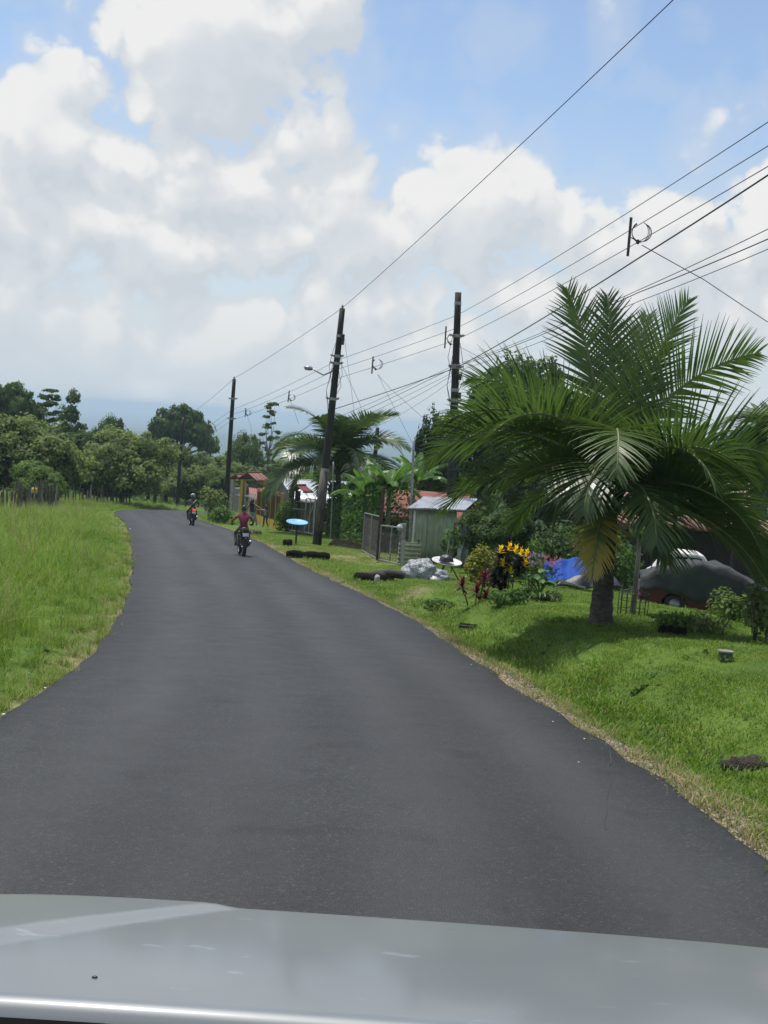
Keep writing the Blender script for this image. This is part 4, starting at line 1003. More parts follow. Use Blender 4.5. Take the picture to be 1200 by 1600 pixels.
# street lamp
lampP = P(497, 580, YB-.5) - bB; root = vB*.745
mb = MB(); arm_end = P(487, 576, YB-.6)-bB; mid = P(505, 586, YB-.4)-bB
mb.tube([root, mid.lerp(root, .5), mid, arm_end], [.035, .032, .030, .028], 8); mb.build('lamp_arm', M['steel'], pB, True)
e1 = P(475, 574, YB-.7)-bB; mb = MB(); dv = (e1-arm_end)
mb.tube([arm_end-dv*.1, arm_end+dv*.1, arm_end+dv*.5, e1], [.05, .09, .10, .03], 10); lh = mb.build('lamp_head', M['steel'], pB, True)
mb = MB(); mb.ball(arm_end+dv*.55+Vector((0, 0, -.05)), (.12, .08, .05)); mb.build('lens', M['concrete'], lh, True)

# ================================================================== wires
def sag_path(a, b, sag, n=14):
    a, b = Vector(a), Vector(b); return [a.lerp(b, k/n)+Vector((0, 0, -4*sag*(k/n)*(1-k/n))) for k in range(n+1)]
def wire(label, pts, r=.012, sag=.25, name='power_line', group=None):
    mb = MB(); path = []
    for i, (a, b) in enumerate(zip(pts[:-1], pts[1:])):
        q = sag_path(a, b, sag*(Vector(b)-Vector(a)).length/30.0); path += q if i == 0 else q[1:]
    o = mb.build('x', M['wire']) if False else None
    c = Vector(path[0]); mb.tube([p-c for p in path], r*.72, 6); o = mb.build(name, M['wire'], None, True); o.location = c
    return tag(o, label, 'wire', group)
NEARY = 15.0
def W(px, py, Y): return P(px, py, Y)
wire('single top wire crossing the blue sky to the leaning lamp pole', [W(287, 655, YD), W(366, 591, YA), W(534, 482, YB), W(1447, -380, NEARY)], .014, .10)
for k, (yr, ym, yl, ya, lab) in enumerate(((28, 492, 563, 640, 'uppermost of the three parallel wires at the tall pole'), (74, 512, 577, 648, 'middle of the three parallel wires at the tall pole'), (113, 530, 591, 656, 'lowest of the three parallel wires at the tall pole'))):
    wire(lab, [W(255, 712+8*k, YE*.8), W(363, ya, YA), W(527, yl, YB), W(715, ym, YC), W(1447, yr, NEARY)], .011, .12)
wire('thick black cable running past the top of the large palm', [W(365, 738, YA), W(520, 640, YB), W(712, 575, YC), W(1000, 402, 24.6), W(1447, 108, NEARY)], .020, .10, 'thick_cable')
for k, (a, b, c, r) in enumerate(((632, 570, (1000, 452, 26), .010), (628, 573, (1000, 456, 26), .013), (640, 580, (1000, 470, 26), .009))):
    wire(['thin grey cable, upper of the bundle behind the palm top', 'main cable of the bundle behind the palm top', 'thin lower cable of the bundle behind the palm top'][k],
         [W(400, 760-6*k, 78), W(520, 655+9*k, YB), W(712, b, YC), W(*c), W(1447, [232, 262, 280][k], NEARY)], r, .12, 'telephone_cable')
wire('slack cable from the tall pole down to the far house', [W(712, 583, YC), W(560, 660, 60), W(430, 712, 84)], .011, .35, 'telephone_cable')
wire('lower slack cable from the tall pole to the far house', [W(712, 590, YC), W(575, 672, 60), W(440, 735, 84)], .009, .4, 'telephone_cable')
# service drops
wire('service wire falling from the coil bracket to the right picture edge', [W(1003, 383, 25.3), W(1100, 437, 26.5), W(1204, 506, 28), W(1320, 588, 30)], .012, .05, 'service_wire')
wire('long service wire from the middle coil bracket to the service post', [W(590, 585, 51.4), W(645, 694, 46.6)], .010, .05, 'service_wire')
wire('short service wire from the middle coil bracket to the dark tree', [W(590, 585, 51.4), W(610, 607, 51), W(660, 652, 49)], .010, .03, 'service_wire')
wire('thin wire from the lamp pole top into the palm behind it', [W(537, 520, YB), W(553, 640, 56), W(556, 680, 58)], .009, .02, 'service_wire')
wire('thin wire from the lamp bracket down towards the hedge', [W(534, 570, YB), W(562, 630, 55), W(575, 672, 56)], .010, .05, 'service_wire')
wire('thin wire dropping from the left coil bracket into the far palm', [W(454, 626, 66), W(460, 642, 66), W(467, 663, 66.5)], .010, .05, 'service_wire')
wire('thin wire dropping from the leftmost coil bracket into the trees', [W(386, 648, 78), W(392, 665, 79), W(394, 684, 80)], .010, .05, 'service_wire')
wire('service wire from the tall pole to the mango-like tree', [W(717, 541, YC), W(745, 556, 49), W(768, 572, 51)], .010, .05, 'service_wire')
wire('wire from the service post to the shed roof', [W(646, 697, 46.6), W(690, 718, 45)], .008, .05, 'service_wire')
def spacer(label, a, b, hub, Y, coil):
    base = P(*b, Y); t = thing('coil_bracket', label, 'bracket', base); v = P(*a, Y)-base
    MB().tube([v*-.04, v*1.04], [.028, .028], 8).build('spacer_bar', M['iron'], t)
    h = P(*hub, Y)-base; rr = coil*pxs(Y); c = h+Vector((.0, 0, rr*1.0))
    for k in range(3):
        a0 = .25*k; n = 16; mb = MB(); mb.tube([c+Vector((math.sin(2*PI*(j/n)*.86-2.6)*rr*(.85+.08*k)+.02*k, .02*k, -math.cos(2*PI*(j/n)*.86-2.6)*rr*(1.05-.06*k))) for j in range(n+1)], .007+.001*k, 5); mb.build('wire_coil', M['wire'], t, True)
    MB().ball(h+Vector((-.03, 0, 0)), (.04, .04, .05), 8, 6).build('clamp', M['iron'], t, True)
    MB().tube([v*.5, h], .010, 5).build('lead', M['wire'], t)
spacer('coil bracket on the wires above the large palm', (986, 342), (981, 398), (999, 378), 25.4, 15)
spacer('coil bracket just left of the tall dark pole', (697, 511), (695, 543), (705, 538), 48.2, 8)
spacer('coil bracket on the wires between the two nearest poles', (583, 558), (581, 583), (588, 577), 51.3, 8)
spacer('coil bracket on the wires left of the street lamp', (452, 611), (450, 628), (455, 626), 66, 5)
spacer('leftmost coil bracket, beside the straight roadside pole', (384, 638), (383, 651), (387, 649), 78, 4)

# ================================================================== fences on the left
def post_fence(label, pxa, pxb, n, seed, h=1.25):
    a, b = on_ground(pxa[0], pxa[1], 780), on_ground(pxb[0], pxb[1], 780); t = thing('wooden_fence', label, 'fence', a); r_ = random.Random(seed); tops = []
    for i in range(n):
        f = i/(n-1); q = a.lerp(b, f); q.z = gzs(q.x, q.y); hh = h*r_.uniform(.75, 1.25); ln = Vector((r_.uniform(-.08, .08), r_.uniform(-.05, .05), 1)); o = q-a
        rr = r_.uniform(.035, .075); MB().tube([o+Vector((0, 0, -.2)), o+ln*hh*.5, o+ln*hh], [rr, rr*.95, rr*.8], 7).build('post', M['wood_post'] if r_.random() < .8 else M['pale_bark'], t); tops.append((o, ln, hh))
    for f in (.45, .7, .92):
        mb = MB(); mb.tube([o+ln*hh*f for o, ln, hh in tops], .006, 4); mb.build('barbed_wire', M['wire'], t)
post_fence('weathered post-and-wire fence at the left picture edge', (-20, 58), (90, 72), 25, 1, 1.40)
post_fence('low dark post fence under the trees, left of the road end', (96, 92), (203, 99), 21, 2, 1.25)
# yellow thing behind the near fence
g = on_ground(54, 69, 760); t = thing('yellow_drum', 'yellow plastic drum hung behind the weathered fence posts', 'drum', g)
MB().lathe([(.001, .98), (.14, .98), (.16, 1.0), (.16, 1.2), (.14, 1.24), (.06, 1.27), (.001, 1.27)], (0, 0, 0), 14).build('body', mat('yellow_plastic', (.70, .42, .05), (.60, .36, .05), 4, .5), t, True)
MB().tube([(0, 0, -.1), (0, 0, 1.0)], .05, 8).build('post', M['wood_post'], t)
# blue roadside hydrant with yellow top
g = G(321, 796); t = thing('hydrant', 'small blue hydrant with a yellow top beside the road bend', 'hydrant', g)
MB().lathe([(.22, -.05), (.22, .05), (.16, .08), (.17, .45), (.22, .48), (.20, .55), (.08, .58)], (0, 0, 0), 14, cap=True).build('body', mat('blue_paint', (.03, .09, .38), (.025, .07, .30), 6, .5), t, True)
MB().tube([(0, 0, .55), (0, 0, .72)], .05, 8).build('neck', M['black'], t)
MB().lathe([(.12, .70), (.13, .78), (.08, .86), (.03, .9), (.001, .9)], (0, 0, 0), 12).build('cap', mat('yellow_cap', (.65, .48, .05), (.55, .4, .05), 6, .5), t, True)
MB().tube([(-.45, 0, .28), (-.12, 0, .3)], .07, 8).build('outlet', M['black'], t)

# ================================================================== walls, gates and houses on the right
def corr(mb, o, u, v, waves, amp, nrm, nv=3, per=6):
    o, u, v, nrm = Vector(o), Vector(u), Vector(v), Vector(nrm).normalized(); n = max(6, int(waves*per))
    mb.grid(lambda i, j: o+u*i+v*j+nrm*amp*math.sin(i*waves*2*PI), n, nv); return mb
def sheets(parent, name, mat_, o, u, v, count, nrm, waves=8, amp=.018, jit=.02, lap=.03, seed=0, thick=.004):
    """a run of separate corrugated sheets side by side along u"""
    r_ = random.Random(seed); o, u, v = Vector(o), Vector(u), Vector(v); nrm = Vector(nrm).normalized()
    for k in range(count):
        mb = MB(); a = o+u*(k/count)+nrm*(.012*(k % 2))+v*r_.uniform(-jit, jit); w = u*(1/count)*(1+lap)
        corr(mb, a, w, v, waves, amp, nrm); q = mb.build(name, mat_, parent, True); sm = q.modifiers.new('thick', 'SOLIDIFY'); sm.thickness = thick
# --- green corrugated shed
s0 = on_ground(641, 44.5, 880); s1 = on_ground(708, 45.3, 880)
def shed():
    t = thing('corrugated_shed', 'pale green corrugated metal shed with a white ribbed roof', 'shed', s0); u = s1-s0; H = 1.95; back = Vector((.6, 2.4, 0)); up = Vector((0, 0, 1)); nf = Vector((u.y, -u.x, 0)).normalized()
    sheets(t, 'wall_sheet', M['green_sheet'], (0, 0, -.1), u, up*(H+.1), 3, nf, 9, .012, .0, .02)
    sheets(t, 'wall_sheet', M['green_sheet'], (0, 0, -.1), back, up*(H+.2), 3, (-1, 0, 0), 8, .012, 0, .02)
    ro = Vector((-.25, -.30, H-.02)); sheets(t, 'roof_sheet', M['zinc'], ro, u+Vector((.5, 0, 0)), back*1.0+up*.30, 4, Vector((0, -.2, 1)), 6, .018, .04)
    MB().bar(Vector((.03, -.05, -.1)), Vector((.03, -.05, H)), .07).build('corner_post', M['white'], t)
    MB().bar(ro+Vector((0, -.01, -.04)), ro+u+Vector((.5, -.01, -.04)), .05, .06).build('eave_beam', M['wood_post'], t)
shed()
# --- red roof house behind
def gable(name, label, cat, base, W_, D_, H, rise, rz, wallm, roofm, over=.35, nsheet=5, wave=7, windows=()):
    t = thing(name, label, cat, base, rz)
    def wall(a, b, gable_=False):
        mb = MB(); a, b = Vector(a), Vector(b); d = (b-a).normalized(); n = Vector((d.y, -d.x, 0))*.06
        if gable_: pts = [a+Vector((0, 0, -.3)), b+Vector((0, 0, -.3)), b+Vector((0, 0, H)), (a+b)/2+Vector((0, 0, H+rise)), a+Vector((0, 0, H))]
        else: pts = [a+Vector((0, 0, -.3)), b+Vector((0, 0, -.3)), b+Vector((0, 0, H)), a+Vector((0, 0, H))]
        k = len(pts); mb.add([p-n for p in pts]+[p+n for p in pts], [tuple(range(k)), tuple(range(2*k-1, k-1, -1))]+[(i, (i+1) % k, k+(i+1) % k, k+i) for i in range(k)]); return mb.build('wall', wallm, t)
    x0, x1, y0, y1 = -W_/2, W_/2, -D_/2, D_/2
    wf = wall((x0, y0, 0), (x1, y0, 0)); wall((x1, y1, 0), (x0, y1, 0)); wall((x1, y0+.06, 0), (x1, y1-.06, 0), True); wall((x0, y1-.06, 0), (x0, y0+.06, 0), True)
    sl = rise/(D_/2)
    for s in (-1, 1):
        o = Vector((x0-over, 0, H+rise+.05)); v = Vector((0, s*(D_/2+over), -(D_/2+over)*sl)); sheets(t, 'roof_sheet', roofm, o, (W_+2*over, 0, 0), v, nsheet, (0, s*sl, 1), wave, .020, .03, seed=s+3)
    MB().prism([(-.14, H+rise-.01), (0, H+rise+.10), (.14, H+rise-.01), (0, H+rise+.06)], 'x', x0-over, x1+over).build('ridge_cap', roofm, t)
    for (wx, wz, ww, wh) in windows:
        f = MB().box((wx, y0-.07, wz), (ww+.12, .06, wh+.12)).build('window', M['white'], t)
        MB().box((wx, y0-.10, wz), (ww, .04, wh)).build('pane', M['glass'], f); MB().box((wx, y0-.122, wz), (.04, .02, wh)).build('mullion', M['white'], f)
    return t
M['glass'] = mat('window_glass', (.015, .02, .025), None, rough=.08, spec=.8)
q = on_ground(668, 58, 800); zt = P(650, 768, 58).z; h = zt-q.z
gable('red_roof_house', 'small house with a faded red metal roof behind the shed', 'house', q, 3.0, 4.6, h-1.0, .95, R(-14), M['house_wall'], M['red_roof'], .4, 5, windows=((-1.2, 1.2, .9, .9),))
q = on_ground(500, 74, 800); zt = P(490, 752, 74).z
gable('zinc_roof_house', 'low house with a bright zinc roof behind the white gate', 'house', q, 4.2, 5.5, zt-q.z-.9, .9, R(20), M['house_wall'], M['zinc'], .4, 5, windows=((-.8, 1.2, .8, .8),))
q = on_ground(1150, 52, 800); zt = P(1120, 762, 52).z
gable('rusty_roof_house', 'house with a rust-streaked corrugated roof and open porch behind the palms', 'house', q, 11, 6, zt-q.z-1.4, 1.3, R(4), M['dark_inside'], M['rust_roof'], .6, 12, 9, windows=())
# porch in front of it
def porch():
    c = on_ground(1150, 45, 800); t = thing('porch', 'open porch with dark posts under a corrugated lean-to at the right edge', 'porch', c); zt = P(1150, 804, 45).z-c.z
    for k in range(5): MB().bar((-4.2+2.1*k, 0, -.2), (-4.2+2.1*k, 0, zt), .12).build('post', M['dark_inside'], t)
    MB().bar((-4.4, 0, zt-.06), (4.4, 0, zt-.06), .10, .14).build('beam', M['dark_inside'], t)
    sheets(t, 'roof_sheet', M['rust_roof'], (-4.6, -.35, zt+.02), (9.2, 0, 0), (0, 4.2, 1.0), 10, (0, -.25, 1), 8, .022, .03, seed=9)
    MB().box((0, 2, -.05), (9, 4.4, .2)).build('floor_slab', M['concrete'], t)
    MB().box((-1.5, 1.2, .5), (1.6, .6, .8)).build('bench', M['dark_inside'], t)
porch()
# --- mesh gates and the earth bank by the hedge
def mesh_panel(t, a, b, h0, h1, name='gate_leaf', seed=1):
    a, b = Vector(a), Vector(b); up = Vector((0, 0, 1)); mb = MB(); r = .028
    P0, P1, P2, P3 = a+up*h0, b+up*h0, b+up*h1, a+up*h1
    for p, q in ((P0, P1), (P1, P2), (P2, P3), (P3, P0), ((P0+P1)/2, (P2+P3)/2)): mb.tube([p, q], r, 6)
    g = mb.build(name, M['steel'], t)
    wm = MB(); L_ = (b-a).length; n = int((L_+(h1-h0))/.10); u = (b-a)/L_
    for s in (1, -1):
        for k in range(n+1):
            c = k*.10-(h1-h0) if s == 1 else k*.10
            pts = []
            x0_, z0_ = (c, 0) if s == 1 else (c, 0); 
            for z_ in (0, h1-h0):
                x_ = c+(z_ if s == 1 else -z_); pts.append((x_, z_))
            (xa, za), (xb, zb) = pts
            # clip to the frame
            def clip(xa, za, xb, zb):
                for lim, sg in ((0, 1), (L_, -1)):
                    fa, fb = sg*(xa-lim), sg*(xb-lim)
                    if fa < 0 and fb < 0: return None
                    if fa < 0: t_ = fa/(fa-fb); xa, za = xa+(xb-xa)*t_, za+(zb-za)*t_
                    elif fb < 0: t_ = fb/(fb-fa); xb, zb = xb+(xa-xb)*t_, zb+(za-zb)*t_
                return xa, za, xb, zb
            c_ = clip(xa, za, xb, zb)
            if c_ and abs(c_[0]-c_[2]) > .02: wm.tube([a+u*c_[0]+up*(h0+c_[1]), a+u*c_[2]+up*(h0+c_[3])], .0028, 3, False)
    wm.build('wire_mesh', M['iron'], g)
g0, g1, g2 = G(566, 862), G(590, 876), G(626, 884)
t = thing('mesh_gate', 'wire mesh gate in a steel frame, left of the two', 'gate', g0); mesh_panel(t, (0, 0, 0), g1-g0, .05, 1.55)
MB().bar(g1-g0+Vector((.0, 0, -.2)), g1-g0+Vector((.03, 0, 2.6)), .14).build('gate_post', mat('rusty_post', (.05, .028, .02), (.09, .05, .035), 9, .8), t)
t = thing('mesh_gate', 'lower wire mesh gate in a steel frame, next to the corrugated panel', 'gate', g1); d_ = g2-g1; mesh_panel(t, d_*.06, d_, .05, 1.25)
MB().bar(d_+Vector((.05, 0, -.2)), d_+Vector((.05, 0, .85)), .09).build('gate_post', M['concrete'], t)
g = G(548, 858); t = thing('earth_bank', 'low brown earth bank at the foot of the hedge', 'bank', g); r_ = random.Random(3)
MB().grid(lambda i, j: Vector(((i-.5)*1.9+.1*math.sin(j*9), (.5-i)*2.6+(j-.5)*.5, .42*math.sin(PI*j)*math.sin(PI*min(1, max(0, i)))**.5+.05*math.sin(i*21+j*8)*math.sin(PI*j)-.05)), 20, 8).build('bank', mat('red_earth', (.085, .055, .035), (.17, .12, .08), 7, .95, bump=.6), t, True)
# --- corrugated panel lying on edge
a, b = G(621, 882), G(657, 883); t = thing('corrugated_barrier', 'short cream corrugated sheet standing on edge before the shed', 'barrier', a); u = b-a; u.z = 0
mb = MB(); mb.grid(lambda i, j: u*i+Vector((0, -.045*math.sin(j*5*2*PI), -.05+.72*j+.10*(1-i))), 6, 44); o = mb.build('sheet', M['cream_sheet'], t, True); o.modifiers.new('thick', 'SOLIDIFY').thickness = .01
for f in (.04, .85): MB().bar(u*f+Vector((0, .07, -.2)), u*f+Vector((0, .07, .80)), .06).build('stake', M['wood_post'], t)
# --- white gate in front of the zinc house
def bar_gate(name, label, pxa, pxb, h, nbar, mat_, brace=True, loc_h0=.06, solid=False):
    a, b = G(*pxa), G(*pxb); t = thing(name, label, 'gate', a); u = b-a; up = Vector((0, 0, 1))
    for z in (loc_h0, h): MB().bar(up*z, u+up*z, .05).build('rail', mat_, t)
    for k in range(nbar):
        f = k/(nbar-1); w = .07 if k in (0, nbar-1) else .035; MB().bar(u*f+up*(loc_h0+.02), u*f+up*(h-.02), w).build('bar', mat_, t)
    if brace: MB().bar(up*(loc_h0+.05)+Vector((0, -.05, 0)), u+up*(h-.05)+Vector((0, -.05, 0)), .04).build('brace', mat_, t)
    if solid: MB().box(u*.5+up*(h*.72), (abs(u.x)*.9, .02, h*.5), None).build('panel', M['grey_paint'], t)
    return t
bar_gate('bar_gate', 'low grey barred gate left of the taller white gate', (447, 829), (474, 833), 1.25, 7, M['grey_paint'], False)
bar_gate('bar_gate', 'taller white gate leaf with a diagonal brace', (475, 833), (489, 836), 1.85, 3, M['white'], True)
# little red roof over that gate
def roof_shelter(label, px, py, Y, w, d, rise, mat_, pillars, pm, rz=0):
    top = P(px, py, Y); g = on_ground(px, Y, py+30); t = thing('gate_roof', label, 'gate roof', g, rz); H = top.z-g.z-rise
    for s in (-1, 1):
        n = 4; r_ = random.Random(px)
        for k in range(n):
            x0_ = -w/2+w*k/n
            mb = MB(); o = Vector((x0_, 0, H+rise+.008*(k % 2))); mb.grid(lambda i, j: o+Vector((w/n*1.05*i, s*d/2*j, -rise*j+.02*math.sin(i*2*PI*2))), 10, 5); q = mb.build('roof_tile', mat_, t, True); q.modifiers.new('thick', 'SOLIDIFY').thickness = .03
    MB().bar((-w/2-.02, 0, H+rise+.03), (w/2+.02, 0, H+rise+.03), .12, .06).build('ridge_cap', mat_, t)
    for s in (-1, 1): MB().bar((-w/2, s*d*.42, H+.02), (w/2, s*d*.42, H+.02), .07, .09).build('beam', M['dark_inside'], t)
    for (x_, y_) in pillars: MB().box((x_, y_, H/2-.1), (.22, .22, H+.2)).build('pillar', pm, t)
    return t
roof_shelter('small faded red gable roof, leftmost over the fence', 372, 741, 92, 1.0, 1.3, .38, M['tile_roof'], ((-.3, .3), (.3, -.3)), M['concrete'], R(62))
roof_shelter('larger brown-red tiled gable roof over the yellow fence', 395, 738, 86, 1.5, 1.7, .50, M['tile_roof'], ((-.5, .5), (.5, -.5)), M['yellow_wall'], R(60))
roof_shelter('little red roof over the white gate', 468, 758, 70, .9, 1.2, .35, M['red_roof'], ((-.3, .35), (.3, .35)), M['dark_inside'], R(60))
# --- yellow fence and grey fence
def wall_fence():
    a, b = G(438, 829), G(401, 816); t = thing('yellow_fence', 'yellow low wall with yellow posts and brown slats', 'fence', a); u = b-a; up = Vector((0, 0, 1)); n = Vector((-u.y, u.x, 0)).normalized()
    mb = MB(); K = 6
    MB().bar(up*.16, u+up*.16, .16, .62).build('base_wall', M['yellow_wall'], t)
    np_ = 5
    for k in range(np_+1): c = u*(k/np_); MB().bar(c+up*-.2, c+up*2.05, .17).build('post', M['yellow_wall'], t)
    for k in range(np_):
        for j in range(7): c = u*((k+(j+1)/8)/np_); MB().bar(c+up*.46, c+up*1.85, .15, .03).build('slat', M['brown_panel'], t)
        MB().bar(u*(k/np_)+up*1.88, u*((k+1)/np_)+up*1.88, .06).build('rail', M['brown_panel'], t)
    a2, b2 = G(396, 815), G(366, 806); t2 = thing('grey_fence', 'grey pipe fence with concrete end pillar left of the yellow fence', 'fence', a2); u = b2-a2
    MB().box(u+up*.9, (.5, .5, 2.3)).build('pillar', M['concrete'], t2)
    for z in (.25, 1.55): MB().bar(up*z, u*.98+up*z, .06).build('rail', M['white'], t2)
    for k in range(12): c = u*(k/12); MB().bar(c+up*-.1, c+up*1.75, .07 if k % 3 == 0 else .035).build('bar', M['white'] if k % 3 == 0 else M['grey_paint'], t2)
wall_fence()
# brown boards behind the yellow fence (side of a house)
q = on_ground(430, 86, 800); zt = P(425, 772, 86).z
gable('brown_house', 'low brown house hidden behind the yellow fence', 'house', q, 3.4, 9, max(1.6, zt-q.z-.5), .6, R(8), M['brown_panel'], M['tile_roof'], .2, 4)

# ================================================================== roadside things
# dish-shaped stands
def dish(label, px, py, h, r, mat_, tilt, legs=False):
    g = G(px, py); t = thing('dish_stand', label, 'stand', g); rot = Matrix.Rotation(tilt, 3, 'Y') @ Matrix.Rotation(R(9), 3, 'X')
    MB().lathe([(.001, -.05), (r*.5, -.035), (r*.92, .02), (r, .045), (r, .06), (r*.9, .04), (r*.5, -.01), (.001, -.03)], (0, 0, h), 32, rot).build('dish', mat_, t, True)
    if legs:
        for a in (0, 2.1, 4.2): MB().tube([(math.cos(a)*.42, math.sin(a)*.42, -.05), (math.cos(a)*.12, math.sin(a)*.12, h-.05)], .018, 6).build('leg', M['iron'], t)
    else: MB().tube([(0, 0, -.15), (0, 0, h-.03)], .040, 8).build('post', M['iron'], t)
    return t, g
dish('light blue round dish on a thin post beside the road', 462, 852, .92, .45, mat('sky_blue_paint', (.22, .50, .78), (.16, .40, .68), 4, .45), R(2))
tD_, gD = dish('white round dish stand holding a dark bag, by the tall pole', 696, 906, .50, .44, mat('dish_white', (.66, .66, .63), (.46, .45, .42), 6, .5), R(4), True)
def crumple(c, r, seed, amp=.18, n=22, k=14, flat=-.02):
    from mathutils import noise
    mb = MB(); vs = []
    for i in range(k+1):
        for j in range(n):
            th, ph = PI*i/k, 2*PI*j/n; d = Vector((math.sin(th)*math.cos(ph), math.sin(th)*math.sin(ph), math.cos(th)))
            f = 1+amp*noise.noise(d*2.3+Vector((seed, 0, 0)))+amp*.55*abs(noise.noise(d*6+Vector((0, seed, 0))))-amp*.35*(1-abs(noise.noise(d*9+Vector((0, 0, seed)))))**4
            p = Vector((d.x*r[0]*f, d.y*r[1]*f, max(flat, d.z*r[2]*f))); vs.append(p+Vector(c))
    mb.add(vs, [(i*n+j, (i+1)*n+j, (i+1)*n+(j+1) % n, i*n+(j+1) % n) for i in range(k) for j in range(n)]); return mb
q = gD+Vector((-.02, -.05, .52)); t = thing('rubbish_bag', 'small dark rubbish bag lying on the white dish', 'bag', q); crumple((0, 0, .04), (.22, .2, .17), 5, .3, 16, 10).build('bag', M['black'], t, True)
MB().tube([(0, .05, .15), (.05, .08, .62)], [.018, .014], 6).build('stick', M['steel'], t)
M['clear_bag'] = mat('grey_white_plastic', (.17, .18, .19), (.33, .35, .37), 5, .3, spec=.5, bump=1.0, bscale=16)
g = G(661, 906); t = thing('plastic_sack', 'large pile of pale translucent plastic sacks on the grass', 'sack', g)
crumple((-.1, 0, .12), (.52, .42, .46), 1, .22, 54, 34, -.1).build('sack', M['clear_bag'], t, True); crumple((.42, -.05, .08), (.32, .3, .26), 7, .28, 44, 28, -.1).build('sack', M['clear_bag'], t, True)
crumple((.30, -.38, .04), (.13, .1, .12), 9, .4, 16, 10, -.05).build('white_bag', M['white'], t, True)
# dark lying pipes and logs
def lying(name, label, cat, px0, px1, r, mat_, hollow=False, up=.0):
    a, b = G(*px0), G(*px1); t = thing(name, label, cat, a); v = b-a; z = Vector((0, 0, r*.75+up)); r_ = random.Random(px0[0])
    mb = MB(); K = 8; mb.tube([v*(k/K)+z+Vector((0, 0, r_.uniform(-.02, .02))) for k in range(K+1)], [r*r_.uniform(.9, 1.08) for k in range(K+1)], 12, not hollow)
    if hollow: mb.tube([v*(k/K)*1+z for k in range(K+1)], [r*.82]*(K+1), 12, False)
    mb.build('body', mat_, t, True)
    return t, v
M['charred'] = mat('charred_wood', (.006, .0055, .005), (.016, .014, .011), 9, .95, bump=.8, spec=.1)
lying('lying_log', 'long dark log lying by the road left of the mesh gate', 'log', (450, 872), (512, 876), .15, M['charred'])
lying('drain_pipe', 'short dark drain pipe end in the grass under the blue dish', 'pipe', (442, 853), (456, 854), .16, M['charred'], True)
lying('lying_log', 'dark stump with pale debris between the motorcycle and the blue dish', 'log', (394, 836), (404, 836), .15, M['bark'])
t, v = lying('rotten_log', 'dark rotten log pile on the grass left of the plastic sacks', 'log', (556, 909), (590, 912), .15, M['charred'])
for k, (a, b, r) in enumerate((((.15, -.1, .12), (1.0, .1, .16), .13), ((.55, .15, .2), (1.25, -.1, .25), .11))): MB().tube([Vector(a), Vector(a).lerp(Vector(b), .5)+Vector((0, .05, .06)), Vector(b)], [r, r*1.1, r*.8], 9).build('branch', M['dark_inside'], t, True)
crumple(v+Vector((-.02, -.12, .12)), (.08, .08, .12), 2, .4, 16, 10, -.2).build('white_can', M['concrete'], t, True)
g = G(731, 986); t = thing('plastic_tray', 'small black plastic tray lying in the verge grass', 'tray', g, R(-8))
mb = MB(); mb.box((0, 0, .07), (.34, .16, .012)); [mb.box(c, s) for c, s in (((0, -.08, .10), (.34, .01, .06)), ((0, .08, .10), (.34, .01, .06)), ((-.17, 0, .10), (.01, .16, .06)), ((.17, 0, .10), (.01, .16, .06)))]; mb.build('tray', M['black'], t)
MB().box((-.02, -.092, .115), (.24, .008, .02)).build('label_strip', M['steel'], t)
lying('lying_log', 'short dark log on the lawn in front of the low hedge', 'log', (1033, 990), (1068, 992), .075, M['charred'] if 'charred' in M else M['bark'])
g = G(1133, 1030); t = thing('meter_box', 'small green meter box with a pale lid in the lawn', 'box', g); MB().box((0, 0, .0), (.15, .12, .16)).build('box', mat('green_box', (.03, .06, .03), (.05, .08, .04), 8, .7), t, bevel=.01); MB().box((0, 0, .09), (.17, .14, .02)).build('lid', M['pale_bark'], t)
for (px, py, sc_, lab, sd_) in ((1168, 1202, .16, 'dark clod of earth with dry straw by the right picture edge', 1), (958, 1148, .05, 'small dark clod on the verge beside the road edge', 2), (1045, 1160, .045, 'small clod in the grass right of the road', 3)):
    g = G(px, py); t = thing('clod', lab, 'clod', g); crumple((0, 0, .01), (sc_*1.6, sc_, sc_*.7), sd_, .5, 16, 10, -.03).build('earth', mat('dark_earth', (.018, .014, .01), (.05, .04, .03), 20, .95, bump=.8), t, True)
for i, (px, py, s) in enumerate(((203, 831, .04), (862, 1152, .010), (911, 1180, .010), (902, 1220, .008), (70, 1090, .016), (5, 1135, .016), (735, 1057, .009))):
    g = G(px, py); g.z = -SL*g.y+.05; o = crumple((0, 0, 0), (s, s*.8, s*.5), i, .4, 10, 6, -.01).build('litter', M['white'], None); o.location = g
    tag(o, ['white scrap on the road near its far left edge', 'white speck of stone right of the road middle', 'pale pebble on the road left of the cracked joint', 'tiny pale pebble above the cracked joint', 'white scrap at the left road edge', 'white scrap where the left road edge meets the frame', 'tiny pebble near the right road edge by the ditch'][i], 'scrap')

